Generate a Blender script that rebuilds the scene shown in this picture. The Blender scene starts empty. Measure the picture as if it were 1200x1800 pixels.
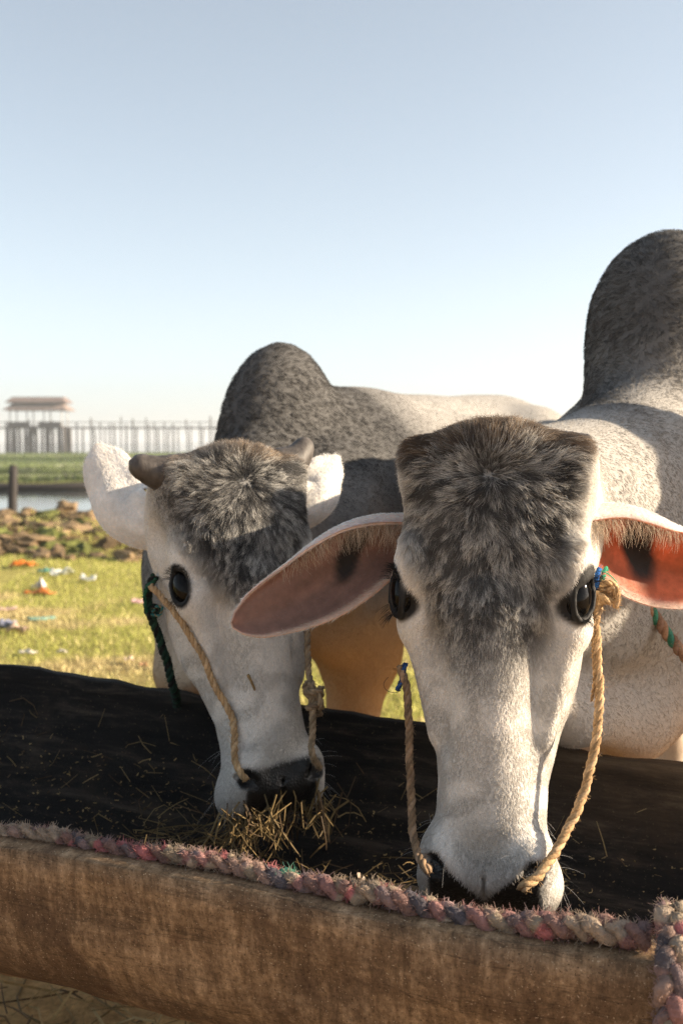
import bpy, bmesh, math, random
import numpy as np
from mathutils import Vector, Matrix, kdtree

# ------------------------------------------------------------------ camera, sky, sun, exposure
SC = bpy.context.scene
COL = SC.collection
FPX, W0, H0 = 1900.0, 1200.0, 1800.0          # focal length in photograph pixels
CAMZ, HORIZON = 1.05, 775.0
PITCH = math.atan((H0 / 2 - HORIZON) / FPX)
cam_d = bpy.data.cameras.new('camera')
cam = bpy.data.objects.new('camera', cam_d)
COL.objects.link(cam)
cam.location = (0, 0, CAMZ)
cam.rotation_euler = (math.pi / 2 - PITCH, 0, 0)
cam_d.sensor_fit = 'VERTICAL'
cam_d.sensor_height = 36.0
cam_d.lens = 36.0 * FPX / H0
cam_d.clip_start = 0.05
cam_d.clip_end = 20000
cam_d.dof.use_dof = True
cam_d.dof.focus_distance = 1.20
cam_d.dof.aperture_fstop = 7.0
SC.camera = cam

SUN_AZ, SUN_EL = math.radians(89), math.radians(20)   # azimuth from +Y towards +X
world = bpy.data.worlds.new('World')
SC.world = world
world.use_nodes = True
wn = world.node_tree
bg = wn.nodes['Background']
sky = wn.nodes.new('ShaderNodeTexSky')
sky.sky_type = 'NISHITA'
sky.sun_disc = False
sky.sun_elevation = SUN_EL
sky.sun_rotation = SUN_AZ
sky.air_density = 0.7
sky.dust_density = 1.0
sky.ozone_density = 1.0
gm = wn.nodes.new('ShaderNodeGamma')
gm.inputs[1].default_value = 0.84
hs = wn.nodes.new('ShaderNodeHueSaturation')
hs.inputs['Saturation'].default_value = 0.56
hs.inputs['Hue'].default_value = 0.487
wn.links.new(sky.outputs[0], gm.inputs[0])
wn.links.new(gm.outputs[0], hs.inputs['Color'])
wn.links.new(hs.outputs[0], bg.inputs[0])
bg.inputs[1].default_value = 0.1
sun_d = bpy.data.lights.new('sun', 'SUN')
sun_d.energy = 4.6
sun_d.angle = math.radians(0.53)
sun_d.color = (1.0, 0.82, 0.60)
sun = bpy.data.objects.new('sun', sun_d)
COL.objects.link(sun)
sdir = Vector((math.sin(SUN_AZ) * math.cos(SUN_EL), math.cos(SUN_AZ) * math.cos(SUN_EL), math.sin(SUN_EL)))
sun.rotation_euler = sdir.to_track_quat('Z', 'Y').to_euler()
sun.location = (8, 4, 9)
vs = SC.view_settings
vs.view_transform = 'Standard'
vs.look = 'None'
vs.exposure = 1.58
vs.gamma = 1.0
vs.use_curve_mapping = False
SC.render.engine = 'CYCLES'
SC.cycles.use_denoising = True
try:
    SC.cycles.denoiser = 'OPENIMAGEDENOISE'
    SC.cycles.denoising_prefilter = 'NONE'
except Exception:
    pass
SC.cycles.max_bounces = 8
SC.cycles.diffuse_bounces = 4
SC.cycles.transparent_max_bounces = 16
SC.cycles.volume_bounces = 1
SC.cycles_curves.shape = 'RIBBONS'

# ------------------------------------------------------------------ helpers
rng = np.random.default_rng(7)


def P(px, py, d):
    """world point seen at photo pixel (px, py) at ground distance d from the camera"""
    u, v = (px - W0 / 2) / FPX, (H0 / 2 - py) / FPX
    y = math.cos(PITCH) + math.sin(PITCH) * v
    z = -math.sin(PITCH) + math.cos(PITCH) * v
    return Vector((u * d / y, d, CAMZ + z * d / y))


def G(px, py, h):
    """world point of that pixel on the level plane at height h"""
    a = P(px, py, 1.0)
    return P(px, py, (h - CAMZ) / (a.z - CAMZ))


def tag(o, label=None, cat=None, group=None, kind=None):
    if label: o['label'] = label
    if cat: o['category'] = cat
    if group: o['group'] = group
    if kind: o['kind'] = kind
    return o


def empty(name, loc=(0, 0, 0)):
    o = bpy.data.objects.new(name, None)
    o.empty_display_size = 0.1
    o.location = loc
    COL.objects.link(o)
    return o


def mesh_obj(name, V, Fc, mats=None, parent=None, smooth=True, midx=None):
    me = bpy.data.meshes.new(name)
    V = np.asarray(V, dtype=np.float64).reshape(-1, 3)
    if isinstance(Fc, np.ndarray):
        n, k = Fc.shape
        me.vertices.add(len(V)); me.vertices.foreach_set('co', V.ravel())
        me.loops.add(n * k); me.loops.foreach_set('vertex_index', Fc.astype(np.int32).ravel())
        me.polygons.add(n)
        me.polygons.foreach_set('loop_start', (np.arange(n) * k).astype(np.int32))
        me.update(calc_edges=True)
    else:
        me.from_pydata([tuple(v) for v in V], [], [tuple(int(i) for i in f) for f in Fc])
        me.update()
    if mats is not None:
        for m in (mats if isinstance(mats, (list, tuple)) else [mats]):
            me.materials.append(m)
    if midx is not None:
        me.polygons.foreach_set('material_index', np.asarray(midx, dtype=np.int32))
    if smooth:
        me.polygons.foreach_set('use_smooth', np.ones(len(me.polygons), dtype=bool))
    me.validate()
    o = bpy.data.objects.new(name, me)
    COL.objects.link(o)
    if parent is not None:
        o.parent = parent
        o.matrix_parent_inverse = parent.matrix_basis.inverted()
    return o


def color_attr(o, name, C):
    C = np.asarray(C, dtype=np.float32)
    if C.shape[1] == 3:
        C = np.concatenate([C, np.ones((len(C), 1), np.float32)], 1)
    a = o.data.attributes.new(name, 'FLOAT_COLOR', 'POINT')
    a.data.foreach_set('color', C.ravel())


def float_attr(o, name, f):
    a = o.data.attributes.new(name, 'FLOAT', 'POINT')
    a.data.foreach_set('value', np.asarray(f, dtype=np.float32))


def sstep(a, b, x):
    t = np.clip((x - a) / (b - a), 0, 1)
    return t * t * (3 - 2 * t)


def vnoise(Pt, scale, seed=0):
    """3-d value noise in 0..1"""
    q = np.asarray(Pt, dtype=np.float64) * scale + seed * 17.31 + 1000.0
    i = np.floor(q).astype(np.int64); f = q - i
    f = f * f * (3 - 2 * f)
    def h(a, b, c):
        n = (a * 374761393 + b * 668265263 + c * 2147483647 + seed * 1274126177) & 0xffffffff
        n = ((n ^ (n >> 13)) * 1274126177) & 0xffffffff
        n = (n ^ (n >> 16)) & 0xffffffff
        return n / 4294967295.0
    x, y, z = i[..., 0], i[..., 1], i[..., 2]
    u, v, w = f[..., 0], f[..., 1], f[..., 2]
    r = 0
    for dx in (0, 1):
        for dy in (0, 1):
            for dz in (0, 1):
                r = r + h(x + dx, y + dy, z + dz) * (u if dx else 1 - u) * (v if dy else 1 - v) * (w if dz else 1 - w)
    return r


def fbm(Pt, scale, seed=0, octv=3):
    s = 0; a = 0.5; t = 0
    for k in range(octv):
        s = s + a * vnoise(Pt, scale * 2 ** k, seed + k); t += a; a *= .5
    return s / t


# ---- materials
class NT:
    def __init__(self, name):
        self.m = bpy.data.materials.new(name)
        self.m.use_nodes = True
        self.t = self.m.node_tree
        self.b = self.t.nodes['Principled BSDF']
        self.out = self.t.nodes['Material Output']

    def n(self, typ, **kw):
        nd = self.t.nodes.new(typ)
        for k, v in kw.items():
            setattr(nd, k, v)
        return nd

    def l(self, a, b):
        self.t.links.new(a, b)

    def noise(self, scale, detail=4, rough=.6, vec=None, dist=0.0):
        nd = self.n('ShaderNodeTexNoise')
        nd.inputs['Scale'].default_value = scale
        nd.inputs['Detail'].default_value = detail
        nd.inputs['Roughness'].default_value = rough
        nd.inputs['Distortion'].default_value = dist
        if vec is not None: self.l(vec, nd.inputs['Vector'])
        return nd

    def ramp(self, fac, stops):
        r = self.n('ShaderNodeValToRGB')
        el = r.color_ramp.elements
        while len(el) < len(stops): el.new(0.5)
        for e, (p, c) in zip(el, stops):
            e.position = p
            e.color = (*c, 1) if len(c) == 3 else c
        self.l(fac, r.inputs[0])
        return r.outputs[0]

    def mix(self, fac, a, b, mode='MIX'):
        m = self.n('ShaderNodeMix', data_type='RGBA', blend_type=mode)
        for sock, v in ((m.inputs[0], fac), (m.inputs[6], a), (m.inputs[7], b)):
            if hasattr(v, 'links'): self.l(v, sock)
            elif isinstance(v, (int, float)): sock.default_value = v
            else: sock.default_value = (*v, 1)
        return m.outputs[2]

    def math(self, op, a, b=0.0):
        m = self.n('ShaderNodeMath', operation=op)
        for sock, v in ((m.inputs[0], a), (m.inputs[1], b)):
            if hasattr(v, 'links'): self.l(v, sock)
            else: sock.default_value = v
        return m.outputs[0]

    def objvec(self, scale=(1, 1, 1), rot=(0, 0, 0)):
        tc = self.n('ShaderNodeTexCoord')
        mp = self.n('ShaderNodeMapping')
        mp.inputs['Scale'].default_value = scale
        mp.inputs['Rotation'].default_value = rot
        self.l(tc.outputs['Object'], mp.inputs[0])
        return mp.outputs[0]

    def bump(self, h, strength=.5, dist=.01):
        b = self.n('ShaderNodeBump')
        b.inputs['Strength'].default_value = strength
        b.inputs['Distance'].default_value = dist
        self.l(h, b.inputs['Height'])
        self.l(b.outputs[0], self.b.inputs['Normal'])
        return b

    def base(self, c):
        if hasattr(c, 'links'): self.l(c, self.b.inputs['Base Color'])
        else: self.b.inputs['Base Color'].default_value = (*c, 1)
        return self

    def rough(self, r, spec=.3):
        if hasattr(r, 'links'): self.l(r, self.b.inputs['Roughness'])
        else: self.b.inputs['Roughness'].default_value = r
        self.b.inputs['Specular IOR Level'].default_value = spec
        return self


def simple(name, c, rough=.7, spec=.3, nscale=None, namp=.3):
    t = NT(name)
    if nscale:
        nz = t.noise(nscale, 5, .65, t.objvec())
        t.base(t.mix(1.0, c, t.ramp(nz.outputs[0], [(.25, (1 - namp,) * 3), (.75, (1 + namp,) * 3)]), 'MULTIPLY'))
        t.bump(nz.outputs[0], .3, .004)
    else:
        t.base(c)
    t.rough(rough, spec)
    return t.m


def attr_mat(name, attr='Col', rough=.8, spec=.2, nscale=200.0, namp=.25, bump=.3, bdist=.002, transl=0.0):
    t = NT(name)
    a = t.n('ShaderNodeAttribute', attribute_name=attr)
    nz = t.noise(nscale, 4, .65, t.objvec())
    c = t.mix(1.0, a.outputs['Color'], t.ramp(nz.outputs[0], [(.2, (1 - namp,) * 3), (.8, (1 + namp,) * 3)]), 'MULTIPLY')
    t.base(c).rough(rough, spec)
    if bump: t.bump(nz.outputs[0], bump, bdist)
    if transl:
        tr = t.n('ShaderNodeBsdfTranslucent')
        t.l(c, tr.inputs[0])
        ms = t.n('ShaderNodeMixShader')
        ms.inputs[0].default_value = transl
        t.l(t.b.outputs[0], ms.inputs[1]); t.l(tr.outputs[0], ms.inputs[2])
        t.l(ms.outputs[0], t.out.inputs[0])
    return t.m


def hair_mat(name, transl=.3, tip=1.12, root=.75):
    t = NT(name)
    a = t.n('ShaderNodeAttribute', attribute_name='hcol')
    hi = t.n('ShaderNodeHairInfo')
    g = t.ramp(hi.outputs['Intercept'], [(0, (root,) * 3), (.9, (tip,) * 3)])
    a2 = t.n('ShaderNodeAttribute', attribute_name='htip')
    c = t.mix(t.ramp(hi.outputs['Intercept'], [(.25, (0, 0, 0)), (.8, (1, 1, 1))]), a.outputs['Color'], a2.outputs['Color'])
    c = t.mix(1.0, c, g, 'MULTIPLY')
    df = t.n('ShaderNodeBsdfDiffuse'); tr = t.n('ShaderNodeBsdfTranslucent'); gl = t.n('ShaderNodeBsdfGlossy')
    gl.inputs['Roughness'].default_value = .45
    gl.inputs['Color'].default_value = (.5, .5, .5, 1)
    t.l(c, df.inputs[0]); t.l(c, tr.inputs[0])
    m1 = t.n('ShaderNodeMixShader'); m1.inputs[0].default_value = transl
    m2 = t.n('ShaderNodeMixShader'); m2.inputs[0].default_value = .04
    t.l(df.outputs[0], m1.inputs[1]); t.l(tr.outputs[0], m1.inputs[2])
    t.l(m1.outputs[0], m2.inputs[1]); t.l(gl.outputs[0], m2.inputs[2])
    t.l(m2.outputs[0], t.out.inputs[0])
    return t.m


# ---- hair
def curves_obj(name, pts, rad, col, mat, parent=None):
    col, tip = col if isinstance(col, tuple) else (col, None)
    n, k, _ = pts.shape
    c = bpy.data.hair_curves.new(name)
    c.add_curves([k] * n)
    c.attributes['position'].data.foreach_set('vector', pts.astype(np.float32).ravel())
    a = c.attributes.new('radius', 'FLOAT', 'POINT')
    a.data.foreach_set('value', rad.astype(np.float32).ravel())
    a = c.attributes.new('hcol', 'FLOAT_COLOR', 'CURVE')
    a.data.foreach_set('color', np.concatenate([col, np.ones((n, 1))], 1).astype(np.float32).ravel())
    a = c.attributes.new('htip', 'FLOAT_COLOR', 'CURVE')
    a.data.foreach_set('color', np.concatenate([col if tip is None else tip, np.ones((n, 1))], 1).astype(np.float32).ravel())
    c.materials.append(mat)
    o = bpy.data.objects.new(name, c)
    COL.objects.link(o)
    if parent is not None:
        o.parent = parent
        o.matrix_parent_inverse = parent.matrix_basis.inverted()
    return o


def norm(a):
    return a / np.maximum(np.linalg.norm(a, axis=-1, keepdims=True), 1e-9)


def vert_normals(V, Q):
    N = np.zeros_like(V)
    fn = np.cross(V[Q[:, 2]] - V[Q[:, 0]], V[Q[:, 3]] - V[Q[:, 1]])
    for k in range(4):
        np.add.at(N, Q[:, k], fn)
    return norm(N)


def grow_fur(V, Q, VN, weight, length, flow, count, colfun, radius=.00022, npts=5, lift=.45, clump=.006, cstr=.6,
             jitter=.25, seed=1):
    """roots spread over quads by area and weight; returns points, radii, colours"""
    r = np.random.default_rng(seed)
    T = np.concatenate([Q[:, [0, 1, 2]], Q[:, [0, 2, 3]]])
    A = np.linalg.norm(np.cross(V[T[:, 1]] - V[T[:, 0]], V[T[:, 2]] - V[T[:, 0]]), axis=1) * weight[T].mean(1)
    cdf = np.cumsum(A); cdf /= cdf[-1]
    ti = np.searchsorted(cdf, r.random(count)); ti = np.minimum(ti, len(T) - 1)
    b = r.random((count, 2)); sw = b.sum(1) > 1; b[sw] = 1 - b[sw]
    bw = np.stack([1 - b.sum(1), b[:, 0], b[:, 1]], 1)
    t = T[ti]
    def it(X):
        return (X[t] * (bw[:, :, None] if X.ndim == 2 else bw)).sum(1)
    R, N, Fl, L = it(V), norm(it(VN)), it(flow), it(length)
    Fl = norm(Fl - N * (Fl * N).sum(1, keepdims=True) + r.normal(0, jitter, (count, 3)))
    Fl = norm(Fl - N * (Fl * N).sum(1, keepdims=True))
    # low-frequency swirl so the coat breaks into locks
    big = np.clip((L - .006) / .008, .15, 1)
    sw = ((vnoise(R, 90.0, seed) - .5) * 1.1 + (vnoise(R, 30.0, seed + 5) - .5) * 1.3) * big
    Fl = Fl * np.cos(sw)[:, None] + np.cross(N, Fl) * np.sin(sw)[:, None]
    L = L * r.uniform(.65, 1.2, count)
    lf = lift * (.45 + .55 * big) * r.uniform(.6, 1.4, count) * (.7 + .6 * vnoise(R, 60.0, seed + 9))
    d0 = Fl * np.cos(lf)[:, None] + N * np.sin(lf)[:, None]
    off = np.zeros_like(R); Rc = R
    if clump:
        nc = max(20, int(count / 20))
        ci = r.choice(count, nc, replace=False)
        kd = kdtree.KDTree(nc)
        for k, i in enumerate(ci): kd.insert(R[i], k)
        kd.balance()
        near = np.fromiter((kd.find(p)[1] for p in R), dtype=np.int64, count=count)
        c = ci[near]; Rc = R[c]
        off = (R[c] - R) * cstr
        ol = np.linalg.norm(off, axis=1, keepdims=True)
        off *= np.minimum(1, clump / np.maximum(ol, 1e-6))
        off *= big[:, None]
        d0 = norm(d0 + d0[c] * big[:, None])
    us = np.linspace(0, 1, npts)
    pts = np.empty((count, npts, 3))
    for k, u in enumerate(us):
        pts[:, k] = R + L[:, None] * (d0 * u + (Fl - d0) * (.55 * u * u)) + off * u ** 1.3
    pts[:, 1:] += r.normal(0, 1, (count, npts - 1, 3)) * (L[:, None, None] * .025)
    pts[:, 0] -= N * .001
    rad = radius * (1 - .75 * us[None, :] ** 1.5) * r.uniform(.7, 1.3, (count, 1))
    return pts, rad, colfun(Rc, it, r)


# ---- signed-distance modelling on a graded grid
def axis(lo, hi, flo, fhi, co, fi):
    out = [lo]; x = lo
    while x < hi:
        if flo <= x <= fhi: st = fi
        else:
            dd = (flo - x) if x < flo else (x - fhi)
            st = min(co, fi + dd * .12)
            if x < flo: st = min(st, max(fi, (flo - x)))
        x += st; out.append(x)
    return np.array(out, dtype=np.float32)


class Field:
    def __init__(self, xs, ys, zs):
        self.ax = (xs, ys, zs)
        self.F = np.full((len(xs), len(ys), len(zs)), .5, dtype=np.float32)

    def box(self, lo, hi):
        sl = []
        for a, l, h in zip(self.ax, lo, hi):
            i, j = np.searchsorted(a, l), np.searchsorted(a, h)
            sl.append(slice(max(0, i - 1), min(len(a), j + 1)))
        X, Y, Z = np.meshgrid(*[a[s] for a, s in zip(self.ax, sl)], indexing='ij', sparse=True)
        return tuple(sl), X, Y, Z

    def comb(self, sl, d, k, sub=False):
        a = self.F[sl]
        if a.size == 0: return
        if sub:
            h = np.maximum(k - np.abs(a + d), 0) / k
            self.F[sl] = np.maximum(a, -d) + h * h * k * .25
        else:
            h = np.maximum(k - np.abs(a - d), 0) / k
            self.F[sl] = np.minimum(a, d) - h * h * k * .25

    def cone(self, a, b, ra, rb, k=.03, sub=False, flat=None):
        a = np.array(a, float); b = np.array(b, float)
        m = k + .05
        lo = np.minimum(a - ra, b - rb) - m; hi = np.maximum(a + ra, b + rb) + m
        sl, X, Y, Z = self.box(lo, hi)
        ba = b - a; L2 = (ba ** 2).sum()
        x, y, z = X - np.float32(a[0]), Y - np.float32(a[1]), Z - np.float32(a[2])
        h = np.clip((x * ba[0] + y * ba[1] + z * ba[2]) / L2, 0, 1).astype(np.float32)
        d = np.sqrt((x - h * ba[0]) ** 2 + (y - h * ba[1]) ** 2 + (z - h * ba[2]) ** 2) - (ra + (rb - ra) * h)
        self.comb(sl, d.astype(np.float32), k, sub)

    def ell(self, c, r, R=None, k=.03, sub=False):
        c = np.array(c, float); r = np.array(r, float)
        m = k + .05 + r.max()
        sl, X, Y, Z = self.box(c - m, c + m)
        R = np.eye(3) if R is None else np.array(R)      # columns: ellipsoid axes
        q = [(X - c[0]) * R[0, i] + (Y - c[1]) * R[1, i] + (Z - c[2]) * R[2, i] for i in range(3)]
        k0 = np.sqrt(sum((q[i] / r[i]) ** 2 for i in range(3)))
        k1 = np.sqrt(sum((q[i] / r[i] ** 2) ** 2 for i in range(3))) + 1e-6
        d = k0 * (k0 - 1) / k1
        self.comb(sl, d.astype(np.float32), k, sub)

    def mesh(self):
        F = self.F; ax = self.ax
        S = F < 0
        shp = tuple(s - 1 for s in F.shape)
        ncell = shp[0] * shp[1] * shp[2]
        cid = lambda i, j, k: (i * shp[1] + j) * shp[2] + k
        acc_i, acc_p, quads = [], [], []
        for d in range(3):
            s0 = [slice(None)] * 3; s1 = [slice(None)] * 3
            s0[d] = slice(0, -1); s1[d] = slice(1, None)
            a, b = S[tuple(s0)], S[tuple(s1)]
            I = np.argwhere(a != b)
            o = [e for e in range(3) if e != d]
            ok = (I[:, o[0]] > 0) & (I[:, o[1]] > 0) & (I[:, o[0]] < F.shape[o[0]] - 1) & (I[:, o[1]] < F.shape[o[1]] - 1)
            I = I[ok]
            J = I.copy(); J[:, d] += 1
            fa, fb = F[tuple(I.T)], F[tuple(J.T)]
            t = fa / (fa - fb)
            p = np.stack([ax[e][I[:, e]] for e in range(3)], 1).astype(np.float64)
            p[:, d] += t * (ax[d][I[:, d] + 1] - ax[d][I[:, d]])
            cs = []
            for (u, v) in ((0, 0), (-1, 0), (-1, -1), (0, -1)):
                C = I.copy(); C[:, o[0]] += u; C[:, o[1]] += v
                ci = cid(C[:, 0], C[:, 1], C[:, 2]); cs.append(ci)
                acc_i.append(ci); acc_p.append(p)
            q = np.stack(cs, 1)
            flip = (fa < 0) ^ (d == 1)
            q[~flip] = q[~flip][:, ::-1]
            quads.append(q)
        ai = np.concatenate(acc_i); ap = np.concatenate(acc_p)
        u, inv = np.unique(ai, return_inverse=True)
        cnt = np.bincount(inv).astype(float)
        V = np.stack([np.bincount(inv, ap[:, e]) / cnt for e in range(3)], 1)
        Q = np.searchsorted(u, np.concatenate(quads))
        return V, Q


# ---- tubes and ropes
def frames(pts):
    pts = np.asarray(pts, float)
    T = norm(np.gradient(pts, axis=0))
    up = np.array([0, 0, 1.0]) if abs(T[0][2]) < .9 else np.array([1.0, 0, 0])
    N = np.zeros_like(pts); n = norm(np.cross(T[0], up))
    for i in range(len(pts)):
        n = norm(n - T[i] * n.dot(T[i])); N[i] = n
    return T, N, np.cross(T, N)


def resample(ctrl, n):
    """Catmull-Rom through the control points, evenly spaced"""
    c = np.array([list(p) for p in ctrl], float)
    c = np.vstack([2 * c[0] - c[1], c, 2 * c[-1] - c[-2]])
    out = []
    for i in range(1, len(c) - 2):
        for t in np.linspace(0, 1, 24, endpoint=False):
            p0, p1, p2, p3 = c[i - 1:i + 3]
            out.append(.5 * (2 * p1 + (p2 - p0) * t + (2 * p0 - 5 * p1 + 4 * p2 - p3) * t * t + (3 * p1 - p0 - 3 * p2 + p3) * t ** 3))
    out.append(c[-2]); out = np.array(out)
    s = np.concatenate([[0], np.cumsum(np.linalg.norm(np.diff(out, axis=0), axis=1))])
    return np.stack([np.interp(np.linspace(0, s[-1], n), s, out[:, e]) for e in range(3)], 1)


def tube(pts, rad, sides=7, cap=True):
    pts = np.asarray(pts, float); n = len(pts)
    T, N, B = frames(pts)
    rad = np.broadcast_to(np.asarray(rad, float), (n,))
    a = np.linspace(0, 2 * np.pi, sides, endpoint=False)
    V = (pts[:, None] + rad[:, None, None] * (np.cos(a)[None, :, None] * N[:, None] + np.sin(a)[None, :, None] * B[:, None])).reshape(-1, 3)
    i = np.arange(n - 1)[:, None] * sides; j = np.arange(sides)[None]; j2 = (j + 1) % sides
    Q = np.stack([i + j, i + j2, i + sides + j2, i + sides + j], -1).reshape(-1, 4)
    F = Q.tolist()
    if cap:
        F.append(list(range(sides))[::-1]); F.append([(n - 1) * sides + k for k in range(sides)])
    return V, F


def helix(pts, R, pitch, phase, flat=1.0):
    T, N, B = frames(pts)
    s = np.concatenate([[0], np.cumsum(np.linalg.norm(np.diff(pts, axis=0), axis=1))])
    a = s / pitch * 2 * np.pi + phase
    return pts + R * (np.cos(a)[:, None] * N + flat * np.sin(a)[:, None] * B)


class MB:
    """collects pieces into one mesh, with a colour per piece"""
    def __init__(self): self.V = []; self.F = []; self.C = []; self.n = 0
    def add(self, V, F, col=(1, 1, 1)):
        V = np.asarray(V, float)
        self.V.append(V); self.F += [[i + self.n for i in f] for f in F]
        c = np.asarray(col, float)
        self.C.append(np.broadcast_to(c, (len(V), 3)) if c.ndim == 1 else c)
        self.n += len(V)
    def build(self, name, mat, parent=None, smooth=True):
        o = mesh_obj(name, np.concatenate(self.V), self.F, mat, parent, smooth)
        color_attr(o, 'Col', np.concatenate(self.C))
        return o


def twisted_rope(name, ctrl, r, mat, cols, parent=None, pitch=None, strands=3, fuzz=0, fuzzmat=None, seed=0, step=None):
    ctrl = [Vector(c) for c in ctrl]
    L = sum((ctrl[i + 1] - ctrl[i]).length for i in range(len(ctrl) - 1))
    pitch = pitch or r * 6.5
    n = max(12, int(L / (step or pitch / 9)))
    pts = resample(ctrl, n)
    pts = pts + (np.stack([vnoise(pts, 60, seed + k) for k in range(3)], 1) - .5) * r * .7
    mb = MB()
    for k in range(strands):
        h = helix(pts, r * .52, pitch, k * 2 * math.pi / strands)
        rr = r * .56 * (.9 + .25 * vnoise(h, 150, seed + k))
        V, F = tube(h, rr, 7)
        base = np.array(cols[k % len(cols)])
        cv = base[None] * (.65 + .7 * vnoise(np.repeat(h, 7, 0), 120, seed + 3 + k))[:, None]
        mb.add(V, F, cv)
    o = mb.build(name, mat, parent)
    if fuzz:
        r_ = np.random.default_rng(seed + 50)
        i = r_.integers(0, n, fuzz)
        T, N, B = frames(pts)
        a = r_.uniform(0, 6.28, fuzz)
        dr = np.cos(a)[:, None] * N[i] + np.sin(a)[:, None] * B[i]
        dd = norm(dr + T[i] * r_.normal(0, 1.2, (fuzz, 1)) + r_.normal(0, .4, (fuzz, 3)))
        Lh = r_.uniform(.4, 1.3, fuzz)[:, None] * r
        root = pts[i] + dr * r * .9
        hp = np.stack([root, root + dd * Lh * .5, root + dd * Lh + r_.normal(0, .25, (fuzz, 3)) * r], 1)
        cc = np.array(cols)[r_.integers(0, len(cols), fuzz)] * r_.uniform(.8, 1.5, (fuzz, 1))
        curves_obj('fibres', hp, np.full((fuzz, 3), .00016), np.clip(cc, 0, 1), fuzzmat, o)
    return o


HAIR = hair_mat('coat_hair')
HAIR_SHORT = hair_mat('short_coat_hair', .25, 1.15, .85)
FIBRE = hair_mat('fibre', .35, 1.1, .9)

# ------------------------------------------------------------------ the setting
WATER_Z = -0.10


def ground_height(x, y):
    """meadow, churned mud bank, pool, green bank, lake"""
    p = np.stack([x, y, np.zeros_like(x)], -1)
    wob = (fbm(p, .25, 3) - .5) * 2.2
    d = y + wob
    h = (fbm(p, .5, 11) - .5) * .10 + (fbm(p, 3.0, 12) - .5) * .03
    mud = sstep(9.3, 10.4, d) * (1 - sstep(15.5, 17.0, d))
    h = h + mud * (.02 + .30 * (fbm(p, 1.3, 21) - .42) + .12 * (vnoise(p, 3.5, 24) - .5))
    h = h - .55 * sstep(15.2, 17.2, y + .3 * wob) * (1 - sstep(24.5, 26.5, d))
    bank = sstep(25.2, 27, d) * (1 - sstep(82, 90, y + wob * 2))
    h = h + bank * (.10 + .25 * (fbm(p, .35, 31) - .4))
    h = h - 1.2 * sstep(82, 92, y + wob * 2)
    far = sstep(3, 5, np.abs(x) / np.maximum(y, 4) * 6)
    return h


xs = np.concatenate([-np.geomspace(2600, 6.2, 46), np.arange(-6, 6.01, .11), np.geomspace(6.2, 2600, 46)])
ys = np.concatenate([-np.geomspace(400, 3.2, 16), np.arange(-3, 19, .11), np.geomspace(19.1, 110, 110), np.geomspace(113, 3000, 40)])
X, Y = np.meshgrid(xs, ys, indexing='ij')
Hh = ground_height(X, Y)
Vg = np.stack([X, Y, Hh], -1).reshape(-1, 3)
ni, nj = X.shape
ii = (np.arange(ni - 1)[:, None] * nj + np.arange(nj - 1)[None]).ravel()
Qg = np.stack([ii, ii + nj, ii + nj + 1, ii + 1], 1)

t = NT('meadow_and_mud')
gcol = t.n('ShaderNodeAttribute', attribute_name='Col')
v = t.objvec()
n1 = t.noise(9, 6, .7, v); n2 = t.noise(60, 5, .7, v)
c = t.mix(1.0, gcol.outputs['Color'], t.ramp(n1.outputs[0], [(.25, (.55, .55, .5)), (.75, (1.35, 1.3, 1.2))]), 'MULTIPLY')
c = t.mix(1.0, c, t.ramp(n2.outputs[0], [(.25, (.6, .6, .6)), (.75, (1.35, 1.35, 1.35))]), 'MULTIPLY')
t.base(c).rough(.95, .1)
t.bump(n2.outputs[0], .8, .02)
GROUND = t.m
ground = mesh_obj('ground', Vg, Qg, GROUND)
tag(ground, 'short green meadow running down to churned mud at the water', 'ground', kind='structure')
pg = Vg.copy(); pg[:, 2] = 0
grass_c = np.array([.36, .33, .11]); dry_c = np.array([.36, .28, .13]); mud_c = np.array([.17, .115, .06]); bank_c = np.array([.10, .135, .055])
wob = (fbm(pg, .25, 3) - .5) * 2.2
dd = Vg[:, 1] + wob
f_dry = sstep(.48, .68, fbm(pg, 1.7, 41))
C = grass_c[None] * (1 - f_dry[:, None]) + dry_c[None] * f_dry[:, None]
strawy = (1 - sstep(2.6, 3.4, Vg[:, 1] - .3 * Vg[:, 0]))[:, None]
C = C * (1 - strawy) + np.array([.55, .36, .17])[None] * strawy
m = (sstep(9.2, 9.9, dd) * (1 - sstep(25.6, 26.6, dd)))[:, None]
mm = mud_c[None] * (.5 + 1.1 * fbm(pg, 2.2, 44))[:, None] + np.array([.05, .06, .0])[None] * sstep(.5, .65, fbm(pg, 1.1, 46))[:, None]
C = C * (1 - m) + mm * m
b = sstep(25.6, 26.8, dd)[:, None]
C = C * (1 - b) + bank_c[None] * (.7 + .7 * fbm(pg, .12, 47))[:, None] * b
color_attr(ground, 'Col', C)

t = NT('still_water')
t.base((.05, .06, .06)).rough(.06, .5)
nz = t.noise(3.0, 3, .5, t.objvec((1, 3, 1)))
t.bump(nz.outputs[0], .06, .02)
WATER = t.m
wx = np.array([-2900., 2900.]); wy = np.array([12., 2990.])
water = mesh_obj('water', [(wx[0], wy[0], WATER_Z), (wx[1], wy[0], WATER_Z), (wx[1], wy[1], WATER_Z), (wx[0], wy[1], WATER_Z)], [(0, 1, 2, 3)], WATER, smooth=False)
tag(water, 'pale still water of the pool and lake', 'water', kind='structure')

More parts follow.
